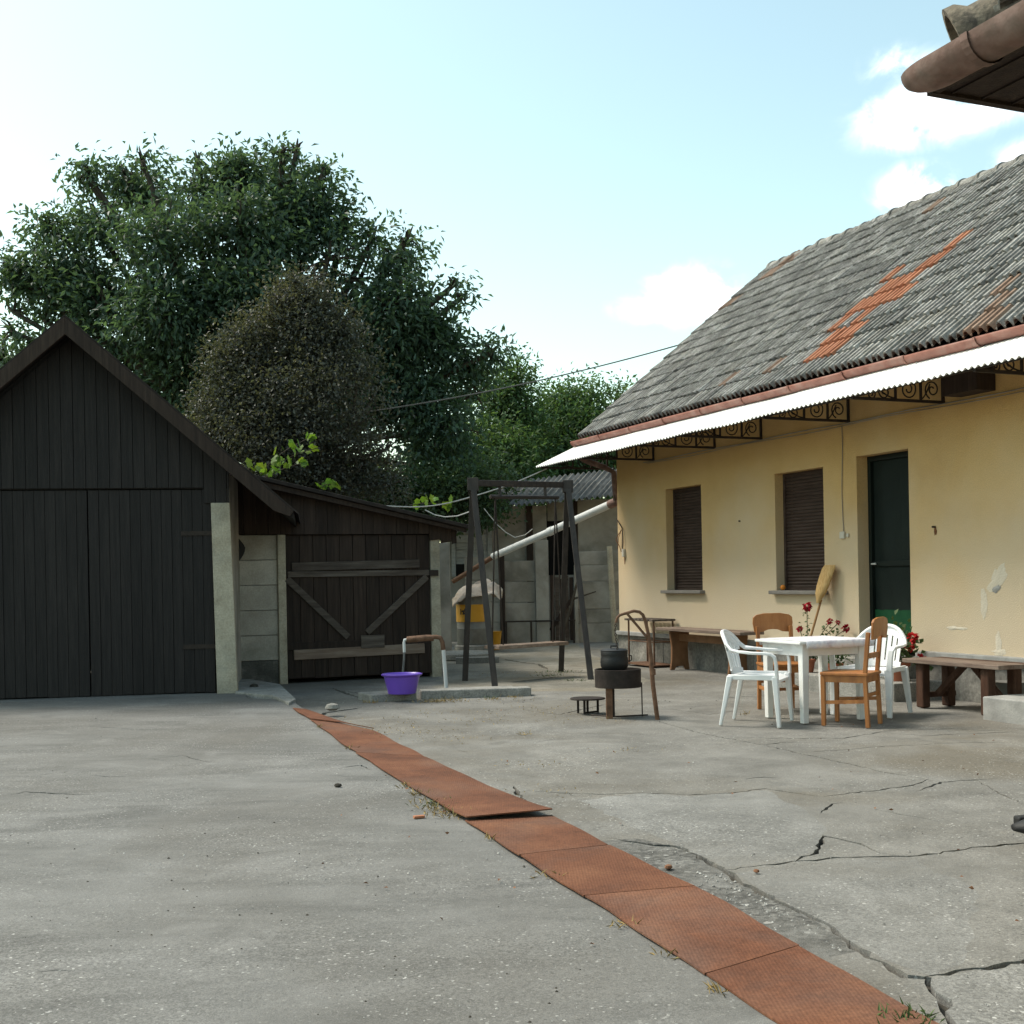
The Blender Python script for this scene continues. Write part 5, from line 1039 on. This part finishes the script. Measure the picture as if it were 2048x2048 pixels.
m = MB(); fl_ = [(1614, 1213, .055), (1660, 1243, .035), (1676, 1245, .028), (1692, 1257, .045), (1600, 1258, .035)]; qs = [D(u, v, rs.location.y + .0) - rs.location for u, v, r in fl_]
for q in qs: m.tube([Vector((0, 0, .12)), Vector((q.x * .3, q.y * .3, .12 + (q.z - .12) * .45)), q * .96 + Vector((0, 0, .0)), q], .005, 5)
m.build('stems', stemG, rs)
for k, (q, f_) in enumerate(zip(qs, fl_)): bloom('flower', q, f_[2], roseF, rs, 40 + k)
P = np.concatenate([np.array([list(Vector((0, 0, .12)).lerp(q, t_))]) + rg.normal(0, .03, (5, 3)) for q in qs for t_ in np.linspace(.15, .85, 7)]); leaf_cloud('leaves', P, P * 0, .05, .03, leafG, rs, .2, 9)
gp2 = thing('red_pot_plant', 'small red flowering plant in a pot behind the table legs', 'potted plant', hp(6.15, .58, .18)); pot(gp2, .085, .14); P = rg.normal(0, 1, (150, 3)) * np.array([.08, .08, .07]) + np.array([0, 0, .23]); leaf_cloud('leaves', P, P - np.array([0, 0, .2]), .05, .045, leafG, gp2, .1, 3); bloom('flower', (0, -.03, .33), .06, redF, gp2, 61)
tag(MB().lathe([(.0, -.035), (.025, -.025), (.036, 0), (.025, .025), (.0, .035)], 14).build('orange_fruit', mat('orange_peel', [(.55, .17, .02), (.62, .22, .03)], 20, .5, .1, 60), loc=hp(4.36, -.02, 1.138), smooth=True), 'small orange fruit on the sill of the right window', 'fruit')
# dark rounded thing and ash at the right edge
q = G(2052, 1690); m = MB(); vs = []
for i in range(9):
    t_ = i / 8; rr_ = .14 * math.sin(min(1, .12 + t_ * 1.4) * math.pi / 2)
    for j in range(14): a_ = 2 * math.pi * j / 14; vs.append((-.10 + .6 * t_, rr_ * 1.1 * math.cos(a_), .085 + rr_ * .62 * math.sin(a_) * (1 + .1 * noise.noise((t_ * 4, a_, 1)))))
m.add(vs, [(i * 14 + j, i * 14 + (j + 1) % 14, (i + 1) * 14 + (j + 1) % 14, (i + 1) * 14 + j) for i in range(8) for j in range(14)] + [tuple(range(14))[::-1], tuple(112 + j for j in range(14))]); tag(m.build('charred_log', rubber, loc=(q.x + .04, q.y, 0), rz=.1, smooth=True), 'charred rounded log end at the right edge of the yard', 'log')
q2 = G(2060, 1664); m = MB(); m.bar((0, 0, .05), (.7, .12, .06), .06, .05); tag(m.build('charred_stick', rubber, loc=(q2.x - .06, q2.y + .02, 0), bev=.01), 'charred stick lying behind the black log', 'stick')

# ================================================================== eave of the near house, top right
T0 = D(1836, 168, 4.0); nh = thing('near_house', 'eave corner of the near house with brown gutter at top right', 'house', (T0.x, T0.y, 0), HA)
z0 = T0.z; m = MB(); gutter(m, .10, 4.0, .078, 0, z0 + .03, th=.005); gg = m.build('gutter', gutterO, nh, smooth='auto')
m = MB(); vs = []; n = 12; rows = []
for i in range(7):
    t_ = i / 6; r_ = .078 * math.sqrt(max(0, 1 - (1 - t_) ** 2)) if i else .004
    for j in range(n + 1): a_ = math.pi + math.pi * j / n; vs.append((-.06 + .17 * t_, r_ * math.cos(a_), z0 + .03 + r_ * math.sin(a_)))
m.add(vs, [(i * (n + 1) + j, i * (n + 1) + j + 1, (i + 1) * (n + 1) + j + 1, (i + 1) * (n + 1) + j) for i in range(6) for j in range(n)]); m.build('end_bowl', gutterO, gg, smooth=True)
for x in (.28, 1.25, 2.2): m = MB(); gutter(m, x, x + .03, .085, 0, z0 + .03); m.build('strap', gutterO, gg)
m = MB(); m.box((.02, .05, z0 - .018), (4.2, .75, z0 - .003)); m.box((.02, .75, z0 - .018), (.62, 5, z0 - .003))
for k in range(5): m.box((.02, .12 + k * .13, z0 - .024), (4.2, .126 + k * .13, z0 - .0175))
m.build('soffit', brownWood, nh); m = MB(); m.box((.02, .045, z0 - .028), (4.2, .07, z0 + .05)); m.box((-.01, .045, z0 - .03), (.02, 5, z0 + .05)); m.build('fascia', brownWood, nh)
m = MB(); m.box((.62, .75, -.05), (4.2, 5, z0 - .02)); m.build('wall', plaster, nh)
hz = .58; m = MB(); m.add([(.0, .06, z0 + .075), (4.2, .06, z0 + .075), (4.2, 2.2, z0 + .075 + 2.14 * hz), (2.14, 2.2, z0 + .075 + 2.14 * hz), (.0, 4.4, z0 + .075)], [(0, 1, 2, 3), (0, 3, 4)]); rr0 = m.build('roof', tileM, nh)
def halftube(m, p, q, r0, r1, n=12, rim=True):
    p, q = Vector(p), Vector(q); d = (q - p).normalized(); x = d.cross(Vector((0, 0, 1))).normalized(); y = x.cross(d); vs = []
    st_ = [(0, r0 * 1.28), (.035, r0 * 1.25), (.07, r0), (1, r1)] if rim else [(0, r0), (1, r1)]
    for (t_, r_) in st_:
        c = p + d * (t_ if t_ < 1 else (q - p).length)
        for j in range(n + 1): a_ = -.25 + (math.pi + .5) * j / n; vs.append(c + x * r_ * math.cos(a_) + y * r_ * math.sin(a_))
    k = len(st_); nn = len(vs); vs += [v - y * .0 + (p + d * ((v - p).dot(d)) - v) * .16 for v in vs]
    fs = [(i * (n + 1) + j, i * (n + 1) + j + 1, (i + 1) * (n + 1) + j + 1, (i + 1) * (n + 1) + j) for i in range(k - 1) for j in range(n)]; fs += [tuple(a + nn for a in f[::-1]) for f in fs] + [(j, j + nn, j + 1 + nn, j + 1) for j in range(n)]; m.add(vs, fs)
hd_ = Vector((1, 1, hz)).normalized(); hp0 = Vector((.07, .11, z0 + .105))
lich = mat('lichen_tile', [(.10, .082, .062), (.17, .14, .105), (.25, .21, .155)], 16, .95, .5, 60, 9, dirt=(.05, .045, .04), dscale=18, damt=.8)
for k in range(4): m = MB(); halftube(m, hp0 + hd_ * (.42 * k), hp0 + hd_ * (.42 * k + .46), .105, .092); m.build('hip_tile', lich, rr0, smooth='auto')
tw = mat('tile_rows', [(.10, .082, .066), (.17, .145, .12)], 9, .9, .4, 50)
for r in range(4):
    for c in range(12): 
        if c * .205 > r * .30 + .12: inst(tme, 'tile', rr0, (.12 + c * .205, .02 + r * .30, z0 + .085 + r * .30 * hz), (math.atan(hz), 0, 0))

# ================================================================== wires and rope
def wire(name, pts, r, mt, label, cat): m = MB(); m.tube(pts, r, 5); return tag(m.build(name, mt), label, cat)
a, b = D(1392, 680, 20.6), D(700, 828, 22.5); wire('overhead_wire', [a.lerp(b, t_) - Vector((0, 0, .35 * 4 * t_ * (1 - t_) * .35)) for t_ in np.linspace(0, 1, 24)], .012, wireM, 'grey overhead wire from the roof edge into the trees', 'wire')
r0_, r1_, r2_ = D(772, 1012, 17.0), D(945, 993, 18.2), D(1096, 936, 19.2); pts = [r0_.lerp(r1_, t_) - Vector((0, 0, .07 * math.sin(math.pi * t_))) for t_ in np.linspace(0, 1, 12)] + [r1_.lerp(r2_, t_) - Vector((0, 0, .03 * math.sin(math.pi * t_))) for t_ in np.linspace(.08, 1, 12)]; wire('clothesline', pts, .010, ropeM, 'pale clothesline from the shed roof to the awning', 'rope')
p_ = [D(u, v, 22.5) for u, v in ((968, 1017), (980, 1032), (995, 1050), (1012, 1065), (1030, 1075), (1050, 1070), (1065, 1058))]; wire('slack_cable', p_, .009, ropeM, 'slack cable hanging in front of the outbuilding wall', 'cable')
p_ = [D(u, v, 17.2) for u, v in ((850, 1020), (870, 1030), (890, 1034), (915, 1032), (938, 1024))]; wire('loose_rope', p_, .009, ropeM, 'loose rope sagging above the shed roof end', 'rope')
wire('corner_cable', [hp(-.06, .02, z_) + HN * .02 * math.sin(z_ * 4) + HD * (-.03 * math.sin((z_ - 2.5) * 4)) for z_ in np.linspace(2.45, 3.1, 12)], .008, ironM, 'black cable dropping at the far house corner', 'cable')

# ================================================================== trees
def tree(name, label, cat, lobes, base, n_twig, per, ln_, wd, mt, seed, droop, spread, trunk_r=.22, ragged=.35, hollow=.45, tw_r=.3, cut=.30):
    t = thing(name, label, 'tree', (base[0], base[1], 0)); rg = np.random.default_rng(seed)
    C = np.array([[p.x - base[0], p.y - base[1], p.z] for p, r in lobes]); RR = np.array([r for p, r in lobes]); wgt = RR ** 2; wgt /= wgt.sum()
    k = rg.choice(len(lobes), n_twig, p=wgt); v = rg.normal(0, 1, (n_twig, 3)); v /= np.linalg.norm(v, axis=1, keepdims=True)
    rad = (hollow + (1 - hollow) * rg.random(n_twig) ** .7) * (1 + ragged * rg.normal(0, .35, n_twig)); rad = np.minimum(rad, 1.14 + .06 * rg.random(n_twig)); P = C[k] + v * (RR[k] * rad)[:, None] * np.array([1, .9, .92])
    keep = np.array([noise.noise((p[0] * 1.1, p[1] * 1.1, p[2] * 1.1 + seed)) < cut for p in P]); P = P[keep]; v = v[keep]
    tw = np.repeat(P, per, 0); tv = np.repeat(v, per, 0); off = rg.normal(0, tw_r, tw.shape) * np.array([1, 1, .75]); Q = tw + off
    leaf_cloud('crown', Q, tv * .5 + off, ln_, wd, mt, t, droop, seed + 1, spread)
    m = MB(); top = C.mean(0); top[2] = C[:, 2].min() * .75 + C[:, 2].mean() * .25
    m.tube([(0, 0, -.1), (.05, 0, .5), (.1 * top[0], .1 * top[1], top[2] * .5), tuple(top)], (trunk_r * 1.3, trunk_r, trunk_r * .85, trunk_r * .6), 10)
    for c, r in zip(C, RR):
        a = Vector(top) * .8 + Vector((0, 0, 0)); b = Vector(c); mid = a.lerp(b, .5) + Vector((rg.normal(0, .15), rg.normal(0, .15), .15)); m.tube([a, mid, b, b + (b - mid) * .7 * min(1, r / max(.1, (b - mid).length)) + Vector((0, 0, .3 * r))], (trunk_r * .45, trunk_r * .3, trunk_r * .16, .012), 6)
        for q in range(5):
            w = rg.normal(0, 1, 3); w /= np.linalg.norm(w); e = b + Vector(w) * r * .95; m.tube([b, b.lerp(e, .55) + Vector((0, 0, .06)), e], (trunk_r * .13, trunk_r * .08, .008), 5)
    m.build('trunk', bark, t, smooth=True); return t
def LB(lst, Y): return [(D(u, v, Y + dy), .9 * r / F * (Y + dy)) for (u, v, r, dy) in lst]
wal = LB([(120, 545, 75, 0), (90, 640, 70, .5), (205, 470, 85, 0), (285, 385, 62, 1), (250, 350, 30, .5), (390, 385, 62, 0), (470, 365, 48, 0), (560, 350, 55, 1), (575, 430, 75, 0), (640, 420, 60, 0), (655, 520, 85, -.5), (330, 490, 105, -1), (480, 480, 110, -1), (340, 620, 120, -1.2), (500, 600, 120, -1), (720, 560, 75, 0), (790, 520, 48, 0), (770, 620, 95, -.5), (850, 600, 55, 0), (830, 690, 80, 0), (880, 680, 42, 0),
          (800, 780, 100, 0), (930, 735, 48, .5), (950, 790, 45, .5), (880, 860, 100, 0), (700, 760, 130, .5), (220, 640, 100, -.5), (30, 665, 45, 0), (40, 560, 35, 0), (175, 350, 20, 0), (170, 560, 80, 0), (420, 730, 140, 0), (10, 720, 60, 1), (560, 720, 120, 1), (260, 760, 110, 1), (900, 940, 90, 1)] + [(u, v, r * 1.25, 0) for u, v, r in ((172, 350, 20), (285, 322, 26), (480, 330, 24), (592, 306, 26), (565, 310, 20), (645, 348, 20), (745, 478, 26), (812, 482, 30), (905, 572, 20), (918, 600, 16), (982, 705, 26), (22, 540, 26), (28, 625, 24), (100, 452, 26), (395, 328, 24), (690, 440, 26))], 25.5)
tree('walnut_tree', 'big round walnut tree behind the garage and shed', 'tree', wal, (-4.6, 26.0), 9000, 12, .17, .07, walL, 11, .45, .75, .32, tw_r=.22, cut=.12, ragged=.5)
plu = LB([(610, 600, 45, 0), (575, 665, 75, 0), (650, 690, 70, 0), (500, 720, 75, 0), (560, 780, 105, -.3), (660, 790, 90, -.3), (470, 800, 70, 0), (440, 860, 60, 0), (530, 880, 110, -.3), (640, 890, 115, -.3), (720, 850, 55, 0), (730, 930, 70, 0), (780, 970, 50, 0), (600, 960, 110, 0)] + [(u, v, 34, 0) for u, v in ((560, 600, ), (650, 630), (690, 660), (510, 655), (450, 730), (715, 740), (745, 800), (425, 800), (590, 570), (630, 560), (770, 900), (475, 690))], 20.9)
tree('plum_tree', 'dense dark plum tree with small brownish leaves behind the shed', 'tree', plu, (-3.4, 21.2), 5200, 13, .075, .042, plumL, 21, .2, 1.2, .14, ragged=.6, hollow=.5, tw_r=.19, cut=.26)
ac = LB([(1000, 790, 45, 0), (1035, 735, 20, 0), (1030, 770, 32, 0), (1010, 850, 70, 0), (960, 890, 70, -1), (1050, 830, 42, 0), (1000, 930, 90, -1)], 30)
tree('robinia_tree', 'thin pale green tree with bare top twigs right of the walnut', 'tree', ac, (-.1, 30), 1500, 13, .13, .06, acaL, 31, .3, 1.0, .14, tw_r=.24, ragged=.6)
m = MB(); 
ac2 = LB([(1110, 830, 62, 0), (1085, 880, 75, 0), (1180, 820, 62, 0), (1230, 800, 40, 0), (1150, 880, 85, -.5), (1240, 860, 60, 0), (1080, 930, 80, -1), (1190, 930, 90, -.5), (1290, 880, 60, 0), (1125, 790, 28, 0)], 32)
tree('robinia_tree', 'bushy green tree showing left of the tiled roof edge', 'tree', ac2, (1.6, 32), 2300, 13, .14, .065, acaL, 41, .3, 1.0, .16, tw_r=.26, ragged=.5)
hd2 = LB([(u, 975 + (u * 7 % 23), 60, (u * 13 % 5) * .2) for u in range(700, 1010, 40)] + [(u, 1010, 55, .3) for u in range(760, 980, 50)], 24.3)
tree('hedge_bush', 'dark leafy bush between the shed roof and the outbuilding', 'bush', hd2, (-1.6, 24.3), 1300, 13, .11, .055, hedgeL, 51, .3, 1.0, .1, tw_r=.2)
bgh = LB([(u, 1020, 140, (u * 7 % 5) * .5) for u in range(-1100, 1700, 150)] + [(u, 900, 90, 1) for u in range(-1100, 0, 150)], 36)
o = None
t_ = tree('far_hedgerow', 'continuous dark hedgerow far behind the buildings', 'hedge', bgh, (-1, 36), 6000, 10, .22, .12, hedgeL, 61, .3, 1.0, .1, tw_r=.4); t_['category'] = 'hedge'
# vine shoots over the shed roof
vn = thing('grape_vine', 'bright green vine shoots creeping over the shed roof edge', 'vine', tuple(D(560, 960, 17.2).xy) + (0,)); v0 = vn.location
lm = MB(); pts = [(0, 0), (.35, -.12), (.5, .15), (.42, .45), (.62, .6), (.3, .8), (0, 1.05), (-.3, .8), (-.62, .6), (-.42, .45), (-.5, .15), (-.35, -.12)]
lm.add([(0, .45, .05)] + [(x, y, -.06 * abs(x)) for x, y in pts], [(0, i + 1, (i + 1) % 12 + 1) for i in range(12)]); lme = lm.mesh('leaf'); lme.materials.append(vineL)
m = MB(); runs = [[(520, 950), (545, 920), (580, 895), (610, 880), (632, 878)], [(530, 955), (560, 940), (590, 930), (612, 925)], [(640, 975), (655, 968), (680, 972)], [(640, 895), (600, 905), (560, 925), (545, 950)], [(820, 1010), (850, 1006), (880, 1008), (905, 1014)], [(500, 930), (520, 945), (545, 950)]]
for k, r_ in enumerate(runs):
    P3 = [D(u, v, 17.3 + .15 * k) - v0 for u, v in r_]; m.tube(P3, .006, 5)
    for a, b in zip(P3, P3[1:]):
        for q in range(4):
            p = a.lerp(b, random.random()) + Vector((random.uniform(-.06, .06), random.uniform(-.1, .1), random.uniform(-.06, .05))); inst(lme, 'leaf', vn, p, (random.uniform(.5, 1.9), random.uniform(-.6, .6), random.uniform(0, 6.3)), [random.uniform(.075, .14)] * 3)
m.tube([Vector((0, .3, -.02)), Vector((.02, .25, 1.2)), D(530, 955, 17.4) - v0], .02, 6); m.build('stem', bark, vn)

# ================================================================== litter on the ground
def scatter_chips(name, n, reg, smin, smax, mt, seed, flat=.25):
    rg = random.Random(seed); m = MB()
    for _ in range(n):
        u, v = reg(rg); p = G(u, v); s = rg.uniform(smin, smax) ; zz = zL(p.x, p.y) if p.x < (mid_at(p.y) or -9) else 0
        a_ = rg.uniform(0, 6.28); vs = []
        for k in range(5): b_ = a_ + k * 1.257; vs.append((p.x + s * rg.uniform(.6, 1) * math.cos(b_), p.y + s * rg.uniform(.6, 1) * math.sin(b_), zz - .002))
        vs.append((p.x, p.y, zz + .002 + s * flat)); m.add(vs, [(k, (k + 1) % 5, 5) for k in range(5)])
    return tag(m.build(name, mt), kind='stuff')
def regL(r):
    while True:
        v = 1400 + 648 * r.random() ** 1.6; u = r.uniform(0, 1500); p = G(u, v); me_ = mid_at(p.y)
        if me_ is None or p.x < me_ - .28: return u, v
def regR(r):
    while True:
        v = 1420 + 628 * r.random() ** 1.5; u = r.uniform(600, 2048); p = G(u, v); me_ = mid_at(p.y)
        if me_ is not None and p.x > me_ + .3: return u, v
scatter_chips('stone_chips', 260, regL, .003, .009, stoneM, 1); scatter_chips('stone_chips', 160, regR, .003, .009, stoneM, 2)
def regW(r):
    k = r.randrange(len(worn) - 1); a = worn[k]; p = Vector(a).lerp(Vector(worn[(k + 6) % len(worn)]), r.random()); return PU + F * p.x / p.y, PV + F * EYE / p.y
scatter_chips('worn_gravel', 160, regW, .003, .011, stoneM, 3); scatter_chips('dark_crumbs', 160, regL, .004, .012, crackM, 4)
for k, (u, v, s, mt, lb_) in enumerate(((676, 1574, .026, crackM, 'dark round pebble on the left concrete near the rusty strip'), (1337, 1738, .022, leafDry, 'small brown clod beside the dark worn concrete'), (1513, 1745, .016, leafDry, 'brown pebble near the crack in the right concrete'), (665, 1431, .075, concB, 'broken lump of concrete at the far end of the rusty strip'), (508, 1388, .06, crackM, 'dark lump lying at the foot of the garage post'))):
    p = G(u, v); m = MB(); m.lathe([(s * .5, 0), (s, s * .3), (s * .8, s * .75), (s * .2, s * .95)], 9, sy=.8); tag(m.build('stone', mt, loc=(p.x, p.y, zL(p.x, p.y) if u < 720 else 0), rz=k, smooth='auto'), lb_, 'stone')
p = G(838, 1637); m = MB(); m.box((-.03, -.014, 0), (.03, .014, .012)); tag(m.build('red_chip', tileO, loc=(p.x, p.y, .004), rz=.4), 'small orange red chip on the left concrete beside the strip', 'chip')
# dry grass tufts along the strip, slabs and cracks
def tufts(name, spots, mt, seed, hgt, per=26, sp=.05):
    P = []; 
    rg = np.random.default_rng(seed)
    for (u, v, w) in spots:
        p = G(u, v); q = np.array([p.x, p.y, zL(p.x, p.y) if u < 900 and v > 1440 else 0.0])[None] + rg.normal(0, 1, (int(per * w), 3)) * np.array([sp * w, sp * w * .8, 0]); P.append(q)
    P = np.concatenate(P); d = rg.normal(0, .8, P.shape); d[:, 2] = np.abs(d[:, 2]) * .6 + .35; o = leaf_cloud(name, P, d, hgt, .007, mt, None, 0, seed + 1, .25); return tag(o, kind='stuff')
tufts('dry_grass', [(840, 1590, 1), (860, 1606, 1.2), (895, 1625, 1.6), (905, 1632, 1.5), (880, 1620, 1), (815, 1575, .8), (700, 1500, .6), (1100, 1755, .6), (1250, 1855, .6), (640, 1462, .6), (885, 1403, 2.5), (900, 1402, 2), (860, 1404, 1.5), (985, 1400, 1), (745, 1406, 1.2), (1030, 1395, 1.2), (1440, 1988, .6), (1340, 1915, .5), (980, 1680, .4), (1490, 1430, .5), (1050, 1470, .5)], dryG, 71, .05)
tufts('dry_straw_litter', [(790, 1455, 4), (830, 1462, 4), (810, 1470, 3), (1010, 1400, 4), (960, 1440, 2), (1060, 1425, 4), (1120, 1412, 3), (880, 1425, 2), (905, 1480, 2), (1060, 1530, 1.5), (1080, 1585, 1.5), (1270, 1500, 1.5), (1200, 1440, 2), (1100, 1350, 4), (1000, 1350, 4)], dryG, 73, .022, per=14, sp=.10)
tufts('green_weeds', [(1822, 2042, 1.2), (1800, 2046, .9), (1838, 2046, .9), (965, 1632, .4), (1110, 1345, 3), (1095, 1352, 2), (1150, 1362, 1.5), (868, 1610, 1), (978, 1397, .8)], moss, 75, .045)
def dead(n, seed):
    rg = np.random.default_rng(seed); P = []
    for _ in range(n):
        u, v = rg.uniform(600, 2040), rg.uniform(1400, 1900); p = G(u, v); P.append((p.x, p.y, .012))
    P = np.array(P); d = rg.normal(0, 1, P.shape); d[:, 2] = 0; return tag(leaf_cloud('dead_leaves', P, d, .026, .014, leafDry, None, 0, seed, .1), kind='stuff')
dead(60, 81)
